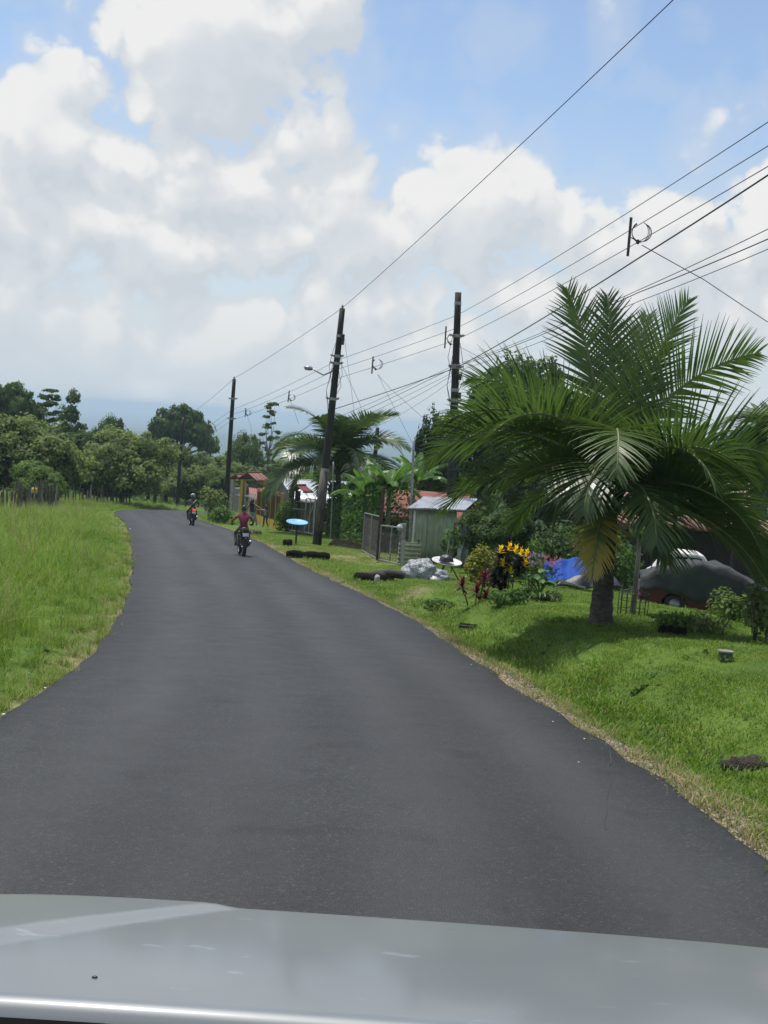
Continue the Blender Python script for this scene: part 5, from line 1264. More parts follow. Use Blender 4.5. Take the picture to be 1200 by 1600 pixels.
# ---- tarps
M['blue_tarp'] = mat('blue_tarp', (.012, .055, .27), (.014, .065, .32), 3, .7, spec=.15, bump=.2, bscale=4)
M['dark_tarp'] = mat('dark_tarp', (.012, .013, .015), (.03, .031, .033), 4, .5, bump=.4, bscale=6)
YT = G(880, 922).y+1.0; print('tarp', YT)
def tarp():
    base = on_ground(895, YT, 920); t = thing('tarp_shelter', 'low tent of blue and black tarpaulin behind the flower bed', 'tarp', base)
    def q(px, py, dy=0): return P(px, py, YT+dy)-base
    A, B, C_, D_ = q(849, 880, 0), q(914, 868, .6), q(922, 893, -.4), q(858, 912, -.7)
    r_ = random.Random(1)
    mb = MB(); mb.grid(lambda i, j: (A.lerp(B, i)).lerp(D_.lerp(C_, i), j)+Vector((0, -.03*math.sin(i*19+j*3)*math.sin(PI*j), .018*math.sin(i*19+2*j)+.015*math.sin(j*9+i*5)-.05*math.sin(PI*j))), 28, 14)
    o = mb.build('blue_sheet', M['blue_tarp'], t, True); o.modifiers.new('thick', 'SOLIDIFY').thickness = .006
    E, F_ = q(973, 918, .3), q(940, 872, .9)
    mb = MB(); mb.grid(lambda i, j: (B.lerp(F_, i)+Vector((0, .3, -.10))).lerp(q(865, 918, .25).lerp(E, i), j)+Vector((0, .06*math.sin(i*13)*j, .04*math.sin(i*9+j*7))), 22, 12)
    o = mb.build('black_sheet', M['dark_tarp'], t, True); o.modifiers.new('thick', 'SOLIDIFY').thickness = .006
    MB().bar(q(868, 905, -.9), q(915, 919, -.9), .05).build('ground_pole', M['steel'], t)
    MB().tube([q(914, 868, .6), Vector((q(914, 868, .6).x, q(914, 868, .6).y, -.1))], .03, 6).build('tent_pole', M['iron'], t)
tarp()
# ---- covered red car
YCAR = 36.0
def red_car():
    rear = on_ground(998, YCAR, 950); t = thing('red_car', 'red car under a dark grey cover parked on the lawn', 'car', rear, R(-9)); t.location.z = gzs(rear.x+2, rear.y)
    red = mat('red_paint', (.085, .004, .008), (.07, .004, .007), 3, .5, coat=.1); L_ = 3.9  # red darkened in the paint itself, standing in for tree shade
    prof = [(0, .42), (.03, .28), (.3, .22), (.55, .22), (.60, .42), (.75, .58), (.92, .62), (1.08, .58), (1.22, .42), (1.27, .22), (2.72, .22), (2.77, .42), (2.9, .58), (3.08, .62), (3.26, .58), (3.40, .42), (3.45, .24), (3.8, .26), (3.9, .45), (3.86, .66), (2.9, .82), (2.6, .86), (.35, .86), (.02, .80)]
    MB().prism(prof, 'y', -.73, .73).build('body', red, t, bevel=.05)
    for x in (.92, 3.08):
        for s in (-1, 1):
            w = MB(); w.lathe([(.18, -.09), (.28, -.09), (.30, -.05), (.30, .05), (.28, .09), (.18, .09)], (x, s*.66, .29), 20, Matrix.Rotation(PI/2, 3, 'X')); wo = w.build('wheel', M['rubber'], t, True)
            MB().lathe([(.001, -.04), (.10, -.06), (.18, -.07), (.19, .07), (.001, .07)], (x, s*.67, .29), 16, Matrix.Rotation(PI/2 if s < 0 else -PI/2, 3, 'X')).build('rim', M['steel'], wo, True)
    for s in (-1, 1): MB().box((.0, s*.60, .70), (.06, .30, .16)).build('tail_light', mat('tail_lens', (.45, .10, .09), (.6, .5, .48), 6, .2), t, bevel=.02)
    MB().box((-.03, 0, .40), (.08, 1.5, .16)).build('bumper', red, t, bevel=.03)
    from mathutils import noise
    def cov(i, j):
        x = -.06+4.0*i; s = (j-.5)*2; top = np.interp(x, [-.1, .0, .35, .8, 1.5, 2.2, 2.8, 3.3, 3.9, 4.0], [.95, 1.06, 1.22, 1.42, 1.50, 1.46, 1.18, .95, .80, .66])
        a = abs(s); y = s*.86 if a < 2 else 0; edge = .62+.10*math.sin(x*3.1)-.06*x
        z = top-.10*a**3 if a < .72 else top-.037-(top-.037-edge)*((a-.72)/.28)**.85
        yy = math.copysign(min(a/.72, 1)*.70+max(0, a-.72)/.28*.13, s)
        f = noise.noise(Vector((x*2.2, yy*2, z*2)))*.07+.035*math.sin(x*11+z*3+2*noise.noise(Vector((x, 0, 0))))*(a > .6)
        return Vector((x, yy*(1+f*.6), z+f))
    mb = MB(); mb.grid(cov, 44, 30); o = mb.build('car_cover', mat('grey_cover', (.020, .024, .024), (.034, .039, .039), 2, .85, bump=.3, bscale=5), t, True); o.modifiers.new('thick', 'SOLIDIFY').thickness = .008  # cover colour also lowered to carry the shade over the car
red_car()
def white_van():
    c = on_ground(1055, 42, 900); t = thing('white_pickup', 'white vehicle cab with a dark window behind the covered car', 'car', c, R(-6)); w = M['white']
    MB().prism([(-.9, .25), (1.75, .25), (1.75, .90), (1.2, 1.0), (.75, 1.62), (-.25, 1.66), (-.75, .98), (-.9, .9)], 'y', -.78, .78).build('body', w, t, bevel=.06)
    for (a, b, c_, d_) in (((-.35, 1.05), (.25, 1.05), (.25, 1.52), (-.12, 1.52)), ((.33, 1.05), (.98, 1.05), (.68, 1.50), (.33, 1.52))): MB().prism([a, b, c_, d_], 'y', -.80, -.785).build('window', M['glass'], t)
    for x in (-.3, 1.3):
        for s in (-1, 1): MB().lathe([(.001, -.1), (.30, -.1), (.32, 0), (.30, .1), (.001, .1)], (x, s*.74, .30), 18, Matrix.Rotation(PI/2, 3, 'X')).build('wheel', M['rubber'], t, True)
    MB().box((1.77, 0, .55), (.06, 1.4, .2)).build('bumper', M['iron'], t, bevel=.02)
white_van()
# small sapling in a wire cage
g = G(988, 962); t = thing('sapling', 'thin sapling in a wire cage beside the covered car', 'sapling', g)
MB().tube([(0, 0, -.1), (.02, 0, 1.0), (.0, 0, 2.1)], [.06, .045, .03], 8).build('trunk', M['pale_bark'], t, True)
obj('crown', leaf_blob('crown', M['leaf_c'], [(0, 0, 2.1, .45, .45, .35), (.1, 0, 1.6, .3, .3, .2)], 260, .08, 61), t)
mb = MB(); n = 14
for k in range(n): a = 2*PI*k/n; mb.tube([(math.cos(a)*.28, math.sin(a)*.28, 0), (math.cos(a)*.28, math.sin(a)*.28, .42), (math.cos(a)*.1, math.sin(a)*.1, .5)], .008, 4)
for z in (.12, .3, .43): mb.tube([(math.cos(2*PI*k/n)*.28, math.sin(2*PI*k/n)*.28, z) for k in range(n+1)], .007, 4)
mb.build('wire_cage', M['iron'], t)
# pots and a hanging sheet near the tall pole
for (px, py, lab) in ((735, 893, 'brown clay pot under the low dark tree'), (748, 892, 'grey bucket with a dark opening beside the clay pot')):
    g = G(px, py); t = thing('plant_pot', lab, 'pot', g); MB().lathe([(.001, 0), (.20, 0), (.27, .42), (.30, .44), (.30, .48), (.25, .47), (.22, .1), (.001, .1)], (0, 0, 0), 16).build('pot', mat('clay', (.10, .06, .045), (.14, .09, .07), 8, .8) if px == 735 else M['concrete'], t, True)
    mb = MB(); rosette(mb, (0, 0, .5), 12, .35, .07, random.Random(px), (80, 20), 60); mb.build('foliage', M['dark_leaf'], t)
g = on_ground(726, 40, 880); t = thing('hanging_cloth', 'pale grey cloth hanging beside the tall pole', 'cloth', g)
mb = MB(); mb.grid(lambda i, j: Vector(((i-.5)*.55*(1-.4*j)+.06*math.sin(j*6), .07*math.sin(i*12+j*2), 1.55-1.25*j)), 16, 12); o = mb.build('cloth', mat('pale_cloth', (.34, .36, .35), (.22, .24, .24), 4, .8), t, True); o.modifiers.new('thick', 'SOLIDIFY').thickness = .006
MB().bar((-.4, 0, 1.57), (.4, 0, 1.57), .03).build('line', M['wood_post'], t); [MB().bar((s*.4, .0, -.1), (s*.4, 0, 1.6), .05).build('stake', M['wood_post'], t) for s in (-1, 1)]
g = on_ground(778, 41, 880); t = thing('concrete_shed', 'small pale concrete shed behind the yellow blooms', 'shed', g)
MB().box((.1, .6, .60), (1.3, 1.0, 1.4)).build('wall', M['concrete'], t); MB().box((.1, .6, 1.33), (1.5, 1.2, .05)).build('roof', M['rust_roof'], t)
# water-meter fitting by the gate
g = on_ground(628, 45.5, 850); t = thing('meter_post', 'grey post with a round white electricity meter behind the mesh gate', 'meter', g); MB().bar((0, 0, -.1), (0, 0, 1.35), .22, .16).build('post', M['grey_paint'], t); MB().lathe([(.001, 0), (.11, 0), (.11, .12), (.09, .16), (.001, .16)], (-.12, -.1, 1.2), 14, Matrix.Rotation(R(75), 3, 'X')).build('meter', M['white'], t, True)

# ================================================================== motorcycles
def motorcycle(label, loc, rz, scale, accent, tail_red):
    t = thing('motorcycle', label, 'motorcycle', loc, rz); t.scale = (scale,)*3
    RX = Matrix.Rotation(PI/2, 3, 'Y'); acc = mat('moto_paint', accent, None, rough=.3, coat=.5)
    for y, nm in ((-.62, 'rear_wheel'), (.62, 'front_wheel')):
        w = .055 if y < 0 else .045; root = MB().lathe([(.245, -w*.8), (.275, -w), (.30, -w*.6), (.308, 0), (.30, w*.6), (.275, w), (.245, w*.8), (.245, -w*.8)], (0, y, .308), 26, RX).build(nm, M['rubber'], t, True)
        MB().lathe([(.225, -.03), (.25, -.035), (.25, .035), (.225, .03), (.225, -.03)], (0, y, .308), 24, RX).build('rim', M['steel'], root, True)
        mb = MB(); [mb.tube([(0, y, .308), (0, y+.23*math.cos(a), .308+.23*math.sin(a))], .006, 4) for a in np.linspace(0, 2*PI, 13)[:-1]]; mb.tube([(-.09, y, .308), (.09, y, .308)], .035, 10); mb.build('spokes', M['steel'], root)
    mb = MB(); mb.tube([(0, .50, .98), (0, .30, .70), (0, .10, .42), (0, -.18, .40), (0, -.30, .62)], .028, 7); mb.tube([(0, .45, .88), (0, -.10, .72), (0, -.55, .76)], .022, 7)
    for s in (-1, 1): mb.tube([(s*.08, -.15, .40), (s*.09, -.62, .308)], .022, 6); mb.tube([(s*.09, -.60, .33), (s*.11, -.42, .72)], [.03, .022], 7)
    mb.build('frame', M['iron'], t)
    mb = MB(); mb.box((0, .05, .42), (.26, .36, .26)); mb.lathe([(.001, -.14), (.09, -.14), (.09, .14), (.001, .14)], (0, .16, .55), 12, Matrix.Rotation(R(20), 3, 'X')); mb.build('engine', M['iron'], t, bevel=.02)
    mb = MB()
    for s in (-1, 1): mb.tube([(s*.085, .62, .308), (s*.085, .48, .80), (s*.085, .44, .94)], [.024, .022, .022], 7)
    mb.build('fork', M['steel'], t)
    mb = MB(); mb.tube([(-.36, .30, 1.02), (-.22, .36, 1.05), (-.08, .44, .98), (.08, .44, .98), (.22, .36, 1.05), (.36, .30, 1.02)], .013, 7); hb = mb.build('handlebar', M['steel'], t)
    for s in (-1, 1):
        MB().tube([(s*.25, .345, 1.045), (s*.37, .295, 1.018)], .019, 8).build('grip', M['black'], hb)
        MB().tube([(s*.22, .36, 1.05), (s*.33, .34, 1.20)], .007, 5).build('mirror_stem', M['iron'], hb); MB().ball((s*.36, .34, 1.23), (.06, .015, .04), 10, 6).build('mirror', M['black'], hb, True)
    mb = MB(); mb.ball((0, .22, .80), (.14, .28, .13), 14, 8); mb.build('fuel_tank', acc, t, True)
    MB().grid(lambda i, j: Vector(((j-.5)*.26*(1-.35*i), .05-.62*i, .80+.05*i*i+.04*(1-(2*j-1)**2))), 10, 8).build('seat', M['black'], t, True).modifiers.new('thick', 'SOLIDIFY').thickness = -.07
    MB().grid(lambda i, j: Vector(((j-.5)*.15, -.62+.42*math.cos(PI*(.18+.55*i)+.2)*-1-.02, .36+.42*math.sin(PI*(.18+.55*i)+.2))), 10, 4).build('rear_fender', M['black'], t, True).modifiers.new('thick', 'SOLIDIFY').thickness = .01
    MB().grid(lambda i, j: Vector(((j-.5)*.12, .62+.36*math.cos(PI*(.2+.6*i)), .33+.36*math.sin(PI*(.2+.6*i)))), 10, 4).build('front_fender', acc, t, True).modifiers.new('thick', 'SOLIDIFY').thickness = .01
    MB().prism([(-.60, .72), (-.86, .80), (-.88, .92), (-.45, .86)], 'x', -.09, .09).build('tail_cowl', acc if tail_red else M['black'], t, bevel=.02)
    MB().box((0, -.885, .86), (.17, .035, .09)).build('tail_light', mat('tail_lamp', (.55, .02, .02) if tail_red else (.05, .008, .008), None, rough=.25, emit=(1, .05, .05, .9 if tail_red else .0)), t, bevel=.01)
    MB().box((0, -.90, .72), (.20, .012, .12), Matrix.Rotation(R(-14), 3, 'X')).build('number_plate', M['white'], t)
    for s in (-1, 1):
        MB().tube([(s*.09, -.80, .82), (s*.19, -.82, .82)], .008, 5).build('indicator_stalk', M['black'], t); MB().ball((s*.21, -.83, .82), (.03, .025, .025), 8, 6).build('indicator', mat('amber', (.6, .22, .02), None, rough=.3), t, True)
        MB().tube([(s*.10, .02, .34), (s*.25, .02, .33)], .016, 6).build('footpeg', M['rubber'], t)
    mb = MB(); mb.tube([(.12, .20, .36), (.15, 0, .30), (.17, -.35, .36), (.18, -.78, .50)], [.022, .026, .045, .05], 10); mb.build('exhaust', M['steel'], t, True)
    MB().lathe([(.001, 0), (.09, 0), (.085, .06), (.05, .11), (.001, .11)], (0, .50, .88), 14, Matrix.Rotation(R(90), 3, 'X')).build('headlight', M['steel'], t, True)
    return t

# ================================================================== people
def person(label, loc, rz, scale, J, mats, cat='person', face=0.0, extras=None):
    """J: joints in metres, local (x right, y forward); one continuous skinned body"""
    RAD = dict(pelvis=.125, waist=.115, chest=.145, neck=.055, hc=.06, shL=.068, shR=.068, elL=.045, elR=.045, wrL=.030, wrR=.030, haL=.034, haR=.034, hipL=.095, hipR=.095, knL=.062, knR=.062, anL=.042, anR=.042, toL=.038, toR=.038)
    E = [('pelvis', 'waist', 'shirt'), ('waist', 'chest', 'shirt'), ('chest', 'neck', 'shirt'), ('neck', 'hc', 'skin')]
    for s in 'LR': E += [('chest', 'sh'+s, 'shirt'), ('sh'+s, 'el'+s, 'sleeve'), ('el'+s, 'wr'+s, 'skin'), ('wr'+s, 'ha'+s, 'skin'), ('pelvis', 'hip'+s, 'trousers'), ('hip'+s, 'kn'+s, 'trousers'), ('kn'+s, 'an'+s, 'trousers'), ('an'+s, 'to'+s, 'shoe')]
    names = list(RAD); idx = {n: i for i, n in enumerate(names)}
    J = dict(J); J.setdefault('hc', Vector(J['neck']).lerp(Vector(J['head']), .45))
    for s in 'LR':
        if 'ha'+s not in J: J['ha'+s] = Vector(J['wr'+s])+(Vector(J['wr'+s])-Vector(J['el'+s])).normalized()*.07
    me = bpy.data.meshes.new('body'); me.from_pydata([tuple(J[n]) for n in names], [(idx[a], idx[b]) for a, b, _ in E], [])
    o = bpy.data.objects.new('tmp', me); link(o); sk = o.modifiers.new('skin', 'SKIN'); sk.use_smooth_shade = True
    for n in names:
        d = me.skin_vertices[0].data[idx[n]]; d.radius = (RAD[n], RAD[n]); d.use_root = n == 'pelvis'
    o.modifiers.new('sub', 'SUBSURF').levels = 2
    dg = bpy.context.evaluated_depsgraph_get(); em = bpy.data.meshes.new_from_object(o.evaluated_get(dg)); bpy.data.objects.remove(o)
    order = ['shirt', 'sleeve', 'skin', 'trousers', 'shoe', 'eye', 'lip']
    em.materials.clear()
    ml = dict(mats); ml.setdefault('sleeve', ml['shirt']); ml.setdefault('skin', M['skin']); ml.setdefault('eye', M['black']); ml.setdefault('lip', mat('lips', (.25, .08, .07), None))
    for k in order: em.materials.append(ml[k])
    segs = [(Vector(J[a]), Vector(J[b]), order.index(m_)) for a, b, m_ in E]
    mi = []
    for p in em.polygons:
        c = p.center; best = None
        for a, b, m_ in segs:
            ab = b-a; t_ = max(0, min(1, (c-a).dot(ab)/max(ab.length_squared, 1e-9))); dd = (c-a-ab*t_).length
            if best is None or dd < best[0]: best = (dd, m_)
        mi.append(best[1])
    em.polygons.foreach_set('material_index', mi)
    # head with face and hands with fingers, merged into the body mesh
    mb = MB(); H = Vector(J['head']); mb.mi = 2; Rf = Matrix.Rotation(face, 3, 'Z')
    vs = []; n, k = 16, 12
    for i in range(k+1):
        for j in range(n):
            th, ph = PI*i/k, 2*PI*j/n; d = Vector((math.sin(th)*math.cos(ph), math.sin(th)*math.sin(ph), math.cos(th)))
            v = Vector((d.x*.076, d.y*.096, d.z*.118))
            if d.z < 0: v.x *= 1-.30*(-d.z)**1.5; v.y = v.y*(1-.18*(-d.z))+.012*(-d.z)
            if d.y > .85 and -.25 < d.z < .2: v.y += .022*(1-abs(d.z+.03)/.25)       # nose
            if d.y > .6 and .05 < d.z < .35: v.y -= .006                               # eye sockets
            vs.append(H+Rf @ v)
    mb.add(vs, [(i*n+j, (i+1)*n+j, (i+1)*n+(j+1) % n, i*n+(j+1) % n) for i in range(k) for j in range(n)])
    for s in (-1, 1): mb.ball(H+Rf @ Vector((s*.078, -.005, -.005)), (.012, .022, .032), 8, 6)
    mb.mi = 5; [mb.ball(H+Rf @ Vector((s*.031, .082, .014)), (.014, .010, .009), 8, 6) for s in (-1, 1)]
    mb.mi = 6; mb.ball(H+Rf @ Vector((0, .086, -.058)), (.024, .008, .009), 8, 6)
    mb.mi = 2
    for s in 'LR':
        w, h = Vector(J['wr'+s]), Vector(J['ha'+s]); f = (h-w).normalized(); sdv = f.cross(Vector((0, 0, 1))); sdv = sdv.normalized() if sdv.length > .1 else Vector((1, 0, 0)); dn = f.cross(sdv); dn = dn if dn.z < 0 else -dn
        for q, ln in zip((-1.5, -.5, .5, 1.5), (.062, .074, .070, .055)):
            b0 = h+sdv*q*.017; mb.tube([b0, b0+f*ln*.5+dn*.008, b0+f*ln*.72+dn*.035, b0+f*ln*.6+dn*.058], [.0095, .009, .0085, .007], 6)
        th = 1 if s == 'L' else -1; b0 = w.lerp(h, .45)+sdv*th*.022; mb.tube([b0, b0+sdv*th*.025+f*.025, b0+sdv*th*.022+f*.052+dn*.02], [.012, .011, .008], 6)
    hm = mb.mesh('head', [ml[k_] for k_ in order], True)
    bm = bmesh.new(); bm.from_mesh(em); bm.from_mesh(hm); bm.to_mesh(em); bm.free(); bpy.data.meshes.remove(hm)
    em.name = 'body'
    t = thing('person', label, cat, loc, rz); t.scale = (scale,)*3
    obj('body', em, t)
    return t, H, Rf
def hair(t, H, Rf, long=0.0, m_=None):
    mb = MB(); n, k = 18, 10; vs = []; r_ = random.Random(3)
    for i in range(k+1):
        for j in range(n):
            th, ph = PI*.62*i/k, 2*PI*j/n; d = Vector((math.sin(th)*math.cos(ph), math.sin(th)*math.sin(ph), math.cos(th)))
            cut = 1.0 if d.y < .45 else .0
            zz = d.z*.130; 
            if d.y > .35 and d.z < .35: zz = max(zz, .045)
            vs.append(H+Rf @ Vector((d.x*.088*(1+r_.uniform(-.03, .03)), d.y*.108-.004, zz+r_.uniform(-.003, .003))))
    mb.add(vs, [(i*n+j, (i+1)*n+j, (i+1)*n+(j+1) % n, i*n+(j+1) % n) for i in range(k) for j in range(n)])
    if long: mb.tube([H+Rf @ Vector((0, -.08, .02)), H+Rf @ Vector((0, -.12, -.1)), H+Rf @ Vector((0, -.11, -.1-long))], [.07, .06, .03], 8)
    mb.build('hair', m_ or M['hair'], t, True)
RIDE = dict(pelvis=(0, -.20, .90), waist=(0, -.17, 1.05), chest=(0, -.09, 1.26), neck=(0, -.04, 1.42), head=(0, .0, 1.56), shL=(-.18, -.07, 1.34), shR=(.18, -.07, 1.34), elL=(-.36, .06, 1.15), elR=(.36, .06, 1.15), wrL=(-.34, .24, 1.06), wrR=(.34, .24, 1.06),
            haL=(-.325, .31, 1.05), haR=(.325, .31, 1.05), hipL=(-.10, -.17, .88), hipR=(.10, -.17, .88), knL=(-.23, .20, .74), knR=(.23, .20, .74), anL=(-.21, -.02, .40), anR=(.21, -.02, .40), toL=(-.21, .14, .36), toR=(.21, .14, .36))
cloth = lambda n, a, b, s=6: mat(n, a, b, s, .85, bump=.35, bscale=9)
def heading(p):
    k = np.argmin(np.abs(LS[:140, 1]-p.y)); c0 = (LS[k]+RS[k])/2; c1 = (LS[k+8]+RS[k+8])/2; d = c1-c0; return math.atan2(d[1], d[0])-PI/2
def road_pt(px, py):
    q = plane_hit(px, py); k = np.argmin(np.abs(LS[:150, 1]-q.y)); u = (q.x-LS[k, 0])/(RS[k, 0]-LS[k, 0]); q.z = -SL*q.y+.022+.03*(1-(2*u-1)**2); return q
q1 = road_pt(377, 870); h1 = heading(q1); print('moto1', q1, math.degrees(h1))
tilt = math.atan(-SL)
m1 = motorcycle('black trail motorcycle with a white plate, ridden by the person in maroon', q1, h1+R(2), .93, (.02, .02, .022), False); m1.rotation_euler.x = tilt
p1, H_, Rf_ = person('person in a maroon shirt and khaki trousers riding the nearer motorcycle', q1, h1+R(2), .93, RIDE, dict(shirt=cloth('maroon_shirt', (.17, .014, .045), (.12, .012, .035)), sleeve=M['skin'], trousers=cloth('khaki_trousers', (.13, .105, .07), (.09, .075, .05)), shoe=M['black']))
p1.rotation_euler.x = tilt; hair(p1, H_, Rf_)
q2 = road_pt(299, 822); h2 = heading(q2)
m2 = motorcycle('motorcycle with a glowing red tail light near the road bend', q2, h2+R(4), .95, (.32, .015, .02), True); m2.rotation_euler.x = tilt
p2, H_, Rf_ = person('helmeted person with a yellow reflective sash riding the far motorcycle', q2, h2+R(4), .95, RIDE, dict(shirt=cloth('navy_jacket', (.030, .036, .055), (.05, .055, .075)), trousers=cloth('dark_trousers', (.018, .020, .022), (.03, .03, .03)), shoe=M['black']))
p2.rotation_euler.x = tilt
mb = MB(); mb.ball(H_+Vector((0, 0, .02)), (.128, .148, .145), 18, 12); hm_ = mb.build('helmet', mat('helmet', (.05, .05, .05), (.40, .38, .35), 9, .3, coat=.4, lo=.48, hi=.56), p2, True)
MB().grid(lambda i, j: H_+Vector((.130*math.sin((i-.5)*2.6), .152*math.cos((i-.5)*2.6), -.03+.09*j)), 10, 3).build('visor', M['glass'], hm_, True)
def sash(i, j):
    a = .12*(j-.5); c = Vector((.15-.30*i, -.235-.02*math.sin(PI*i), 1.02+.36*(i))); return Vector((-c.x+a*.5, c.y+.05*(i**2), c.z+a*.5))
MB().grid(sash, 8, 2).build('reflective_sash', mat('sash_yellow', (.62, .70, .25), (.70, .74, .45), 5, .5), p2, True).modifiers.new('thick', 'SOLIDIFY').thickness = .012
WALK = dict(pelvis=(0, 0, .80), waist=(-.02, 0, .95), chest=(-.05, 0, 1.18), neck=(-.04, 0, 1.34), head=(-.02, .02, 1.47), shL=(-.19, -.02, 1.25), shR=(.10, .02, 1.25), elL=(-.33, -.05, 1.05), elR=(.30, -.05, 1.16), wrL=(-.40, -.10, .86), wrR=(.52, -.10, 1.06),
            hipL=(-.09, 0, .78), hipR=(.09, 0, .78), knL=(.02, -.10, .45), knR=(.20, -.06, .46), anL=(.10, .04, .07), anR=(.32, .06, .07), toL=(.16, -.10, .04), toR=(.38, -.08, .04))
g = G(393, 823)
p3, H_, Rf_ = person('person in a black top and pale jeans leaning back by the yellow fence', g, R(6), .96, WALK, dict(shirt=cloth('black_top', (.012, .011, .013), (.025, .023, .025)), sleeve=M['skin'], trousers=cloth('pale_jeans', (.26, .30, .35), (.18, .22, .28)), shoe=M['white']), face=R(-70)); hair(p3, H_, Rf_, .2)
CH = dict(pelvis=(0, 0, .80), waist=(-.01, 0, .95), chest=(-.02, 0, 1.16), neck=(-.02, 0, 1.32), head=(-.02, .02, 1.46), shL=(-.16, -.03, 1.22), shR=(.15, 0, 1.22), elL=(-.36, -.10, 1.22), elR=(.24, .02, 1.02), wrL=(-.58, -.14, 1.25), wrR=(.20, -.12, .92),
          hipL=(-.09, 0, .78), hipR=(.09, 0, .78), knL=(-.10, -.06, .44), knR=(.10, -.02, .44), anL=(-.16, .05, .07), anR=(.20, .05, .07), toL=(-.18, -.09, .04), toR=(.22, -.09, .04))
g = G(414, 824)
p4, H_, Rf_ = person('smaller person in a dark and white top and blue jeans by the yellow fence', g, R(-6), .76, CH, dict(shirt=cloth('dark_white_top', (.015, .016, .022), (.30, .30, .30), 5), sleeve=M['skin'], trousers=cloth('blue_jeans', (.045, .085, .15), (.03, .06, .11)), shoe=M['black']), face=R(75)); hair(p4, H_, Rf_, .12)

# ================================================================== the vehicle we sit in: bonnet and front
def own_car():
    t = thing('car', 'pale silver car seen over its own bonnet at the bottom of the photo', 'car', (0, 0, 0))
    paint = car_paint()
    cx = .10; half = .92                                     # car centre line and bonnet half-width
    YF, YR = 2.20, 1.50
    cref = P(300, 1410, YF); rref = P(0, 1564, YR)
    zF, zR = cref.z-.004, rref.z
    # crease: bulge left of a line from the front edge to the left rear
    def top(x, y):
        f = (YF-y)/(YF-YR)                                    # 0 front, 1 rear
        u = (x-cx)/half
        z = zF+(zR-zF)*(1-(1-min(f, 1.2))**1.18 if f < 1 else f)
        z -= .020*abs(u)**6 + .004*u*u
        xc = -.21-.52*f; dlt = (xc-x)
        z += .007*float(sst(-.012, .05, dlt))*(1-.15*f)       # raised flank beyond the crease
        return z
    def prof(i, j):
        u = 2*i-1; x = cx+half*u
        yf = YF-.16*abs(u)**8-.02*u*u
        if j < .14:                                           # rolled front lip
            a = (j/.14); y = yf+.045*math.sin(PI*.5*(1-a)); zz = top(x, yf)-.11*(1-a)**1.6; return Vector((x, y, zz))
        f = (j-.14)/.86; y = yf+(YR-yf)*f; z = top(x, y)
        if f > .955: z -= .028*((f-.955)/.045)**2             # rear edge rolls down
        return Vector((x, y, z))
    MB().grid(prof, 90, 70).build('bonnet', paint, t, True)
    # bright rear lip of the bonnet and the black cowl behind it
    MB().grid(lambda i, j: Vector((cx+half*(2*i-1), YR-.004-.016*j, top(cx+half*(2*i-1), YR)-.016-.016*j)), 40, 2).build('bonnet_seal', mat('seal_black', (.008, .008, .009), None, rough=.8, spec=.1), t, True)
    MB().grid(lambda i, j: Vector((cx+(half+.02)*(2*i-1), YR+.05-.50*j, top(cx+half*(2*i-1), YR)-.060+.03*j+.006*math.sin(j*30))), 40, 24).build('cowl', mat('cowl_black', (.006, .006, .007), None, rough=.9, spec=.05), t, True)
    wp = [(-.65, YR-.26), (0, YR-.28), (.55, YR-.29)]; MB().tube([(x, y, top(x, YR)-.035) for x, y in wp], .008, 6).build('wiper', M['black'], t)
    # front below the bonnet, wings and wheels stand on the road
    road_z = lambda y: -SL*y
    zb = road_z(2.3)+.32
    def face_(i, j):
        u = 2*i-1; x = cx+(half+.05)*u; yf = YF-.16*abs(u)**8+.05; z0 = top(cx+half*u, YF-.16*abs(u)**8)-.115; return Vector((x, yf+.05*math.sin(PI*j), z0+(zb-z0)*j))
    MB().grid(face_, 30, 8).build('front_panel', paint, t, True)
    MB().box((cx, YF+.06, zb+.42), (1.1, .05, .22)).build('grille', M['black'], t, bevel=.02)
    MB().box((cx, YF+.04, zb+.10), (1.6, .16, .24)).build('bumper', M['iron'], t, bevel=.04)
    for s in (-1, 1):
        MB().box((cx+s*.62, YF-.02, zb+.46), (.32, .12, .18)).build('headlight', M['glass'], t, bevel=.03)
        def wing(i, j):
            y = YF-.20-(1.3)*i; z0 = top(cx+s*half, max(y, YR))-.004+.10*max(0, i-.55); arch = .40*math.sin(PI*min(1, max(0, (i-.12)/.5)))**.6 if .12 < i < .62 else 0
            return Vector((cx+s*(half+.004+.05*math.sin(PI*j*.5)), y, z0+(zb+arch-z0)*j))
        MB().grid(wing, 30, 8).build('wing', paint, t, True)
        wy = YF-.78; w = MB().lathe([(.20, -.11), (.34, -.11), (.37, -.06), (.37, .06), (.34, .11), (.20, .11)], (cx+s*.72, wy, road_z(wy)+.37+.05), 24, Matrix.Rotation(PI/2, 3, 'Y')).build('wheel', M['rubber'], t, True)
        MB().lathe([(.001, -.06), (.20, -.09), (.21, .09), (.001, .05)], (cx+s*.72, wy, road_z(wy)+.42), 18, Matrix.Rotation(PI/2, 3, 'Y')).build('rim', M['steel'], w, True)
    # dried bug and scuffs
    for (px, py, s) in ((148, 1528, .004),):
        f = lambda Y: P(px, py, Y); Y = YR+.1
        for _ in range(30):
            q = f(Y); Y += (q.z-top(q.x, q.y))*1.2
        MB().ball(f(Y)+Vector((0, 0, .001)), (s, s*.7, .002), 10, 6).build('dirt_spot', M['black'], t, True)
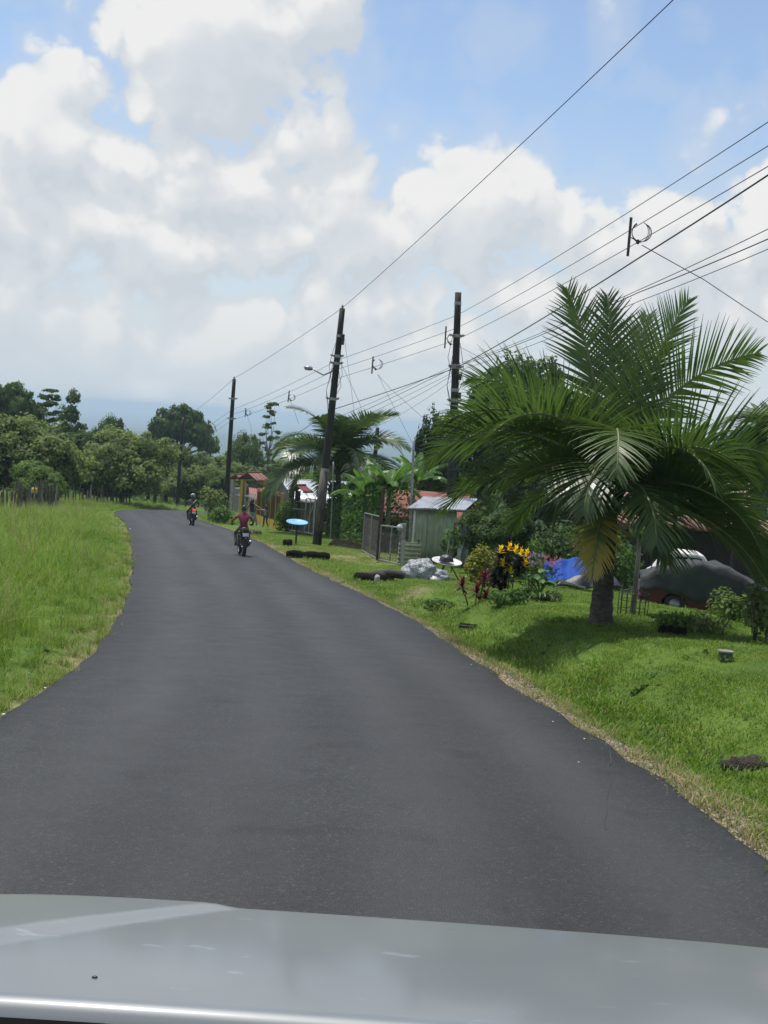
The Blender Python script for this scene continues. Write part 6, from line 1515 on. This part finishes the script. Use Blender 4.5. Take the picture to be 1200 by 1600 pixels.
def car_paint():
    m_, nt, N, L, b, out = newmat('silver_paint')
    tc = N.new('ShaderNodeTexCoord')
    n = N.new('ShaderNodeTexNoise'); n.inputs['Scale'].default_value = 2.2; n.inputs['Detail'].default_value = 7; L.new(tc.outputs['Object'], n.inputs['Vector'])
    r = N.new('ShaderNodeValToRGB'); L.new(n.outputs[0], r.inputs[0]); r.color_ramp.elements[0].position = .3; r.color_ramp.elements[0].color = (.150, .168, .172, 1); r.color_ramp.elements[1].position = .7; r.color_ramp.elements[1].color = (.182, .198, .199, 1)
    # chips and scuffs in the lacquer
    v = N.new('ShaderNodeTexNoise'); v.inputs['Scale'].default_value = 9; v.inputs['Detail'].default_value = 8; mp = N.new('ShaderNodeMapping'); mp.inputs['Scale'].default_value = (1, 2.2, 1); L.new(tc.outputs['Object'], mp.inputs[0]); L.new(mp.outputs[0], v.inputs['Vector'])
    r2 = N.new('ShaderNodeValToRGB'); L.new(v.outputs[0], r2.inputs[0]); r2.color_ramp.elements[0].position = .67; r2.color_ramp.elements[0].color = (0, 0, 0, 1); r2.color_ramp.elements[1].position = .71; r2.color_ramp.elements[1].color = (.5, .5, .5, 1)
    mx = N.new('ShaderNodeMix'); mx.data_type = 'RGBA'; L.new(r2.outputs[0], mx.inputs[0]); L.new(r.outputs[0], mx.inputs[6]); mx.inputs[7].default_value = (.30, .33, .35, 1)
    L.new(mx.outputs[2], b.inputs['Base Color']); b.inputs['Metallic'].default_value = .25; b.inputs['Roughness'].default_value = .5; b.inputs['Coat Weight'].default_value = .6; b.inputs['Coat Roughness'].default_value = .12
    return m_
own_car()

# ================================================================== haze
def haze():
    mb = MB(); mb.box((0, 7000, -45), (36000, 36000, 126)); o = mb.build('haze', M['wire']); me = o.data; me.materials.clear()
    m_ = bpy.data.materials.new('haze'); m_.use_nodes = True; nt = m_.node_tree; nt.nodes.clear()
    pv = nt.nodes.new('ShaderNodeVolumePrincipled'); pv.inputs['Color'].default_value = (.68, .87, 1.0, 1); pv.inputs['Density'].default_value = HAZE; pv.inputs['Anisotropy'].default_value = .0
    out = nt.nodes.new('ShaderNodeOutputMaterial'); nt.links.new(pv.outputs[0], out.inputs['Volume'])
    me.materials.append(m_); tag(o, kind='stuff')
    m_.cycles.homogeneous_volume = True if hasattr(m_.cycles, 'homogeneous_volume') else None
HAZE = 2.6e-4
haze()

# ------------------------------------------------------------------ groups of look-alike things
GROUPS = {'utility_pole': 'utility poles along the road', 'tree': 'trees around the road and houses', 'coconut_palm': 'coconut palms on the right', 'power_line': 'power lines between the poles',
          'telephone_cable': 'telephone cables between the poles', 'service_wire': 'service wires to the houses', 'coil_bracket': 'coil brackets on the wires', 'motorcycle': 'motorcycles on the road', 'person': 'people on and beside the road',
          'wooden_fence': 'post fences left of the road', 'banana_plant': 'banana plants by the hedge', 'gate_roof': 'little tiled roofs over the fence', 'mesh_gate': 'wire mesh gates', 'bar_gate': 'barred gates by the zinc house',
          'lying_log': 'dark logs lying on the grass', 'dish_stand': 'round dish stands', 'litter': 'pale scraps on the road', 'shrub': 'shrubs in the yard', 'bush': 'bushes beside the road and yard', 'hedge_bush': 'low hedge bushes by the car', 'plant_pot': 'pots under the low tree', 'clod': 'clods of earth on the verge', 'weed_clump': 'weed clumps on the verge'}
for o in scene.objects:
    if o.parent is None and o.name.split('.')[0] in GROUPS and 'label' in o: o['group'] = GROUPS[o.name.split('.')[0]]
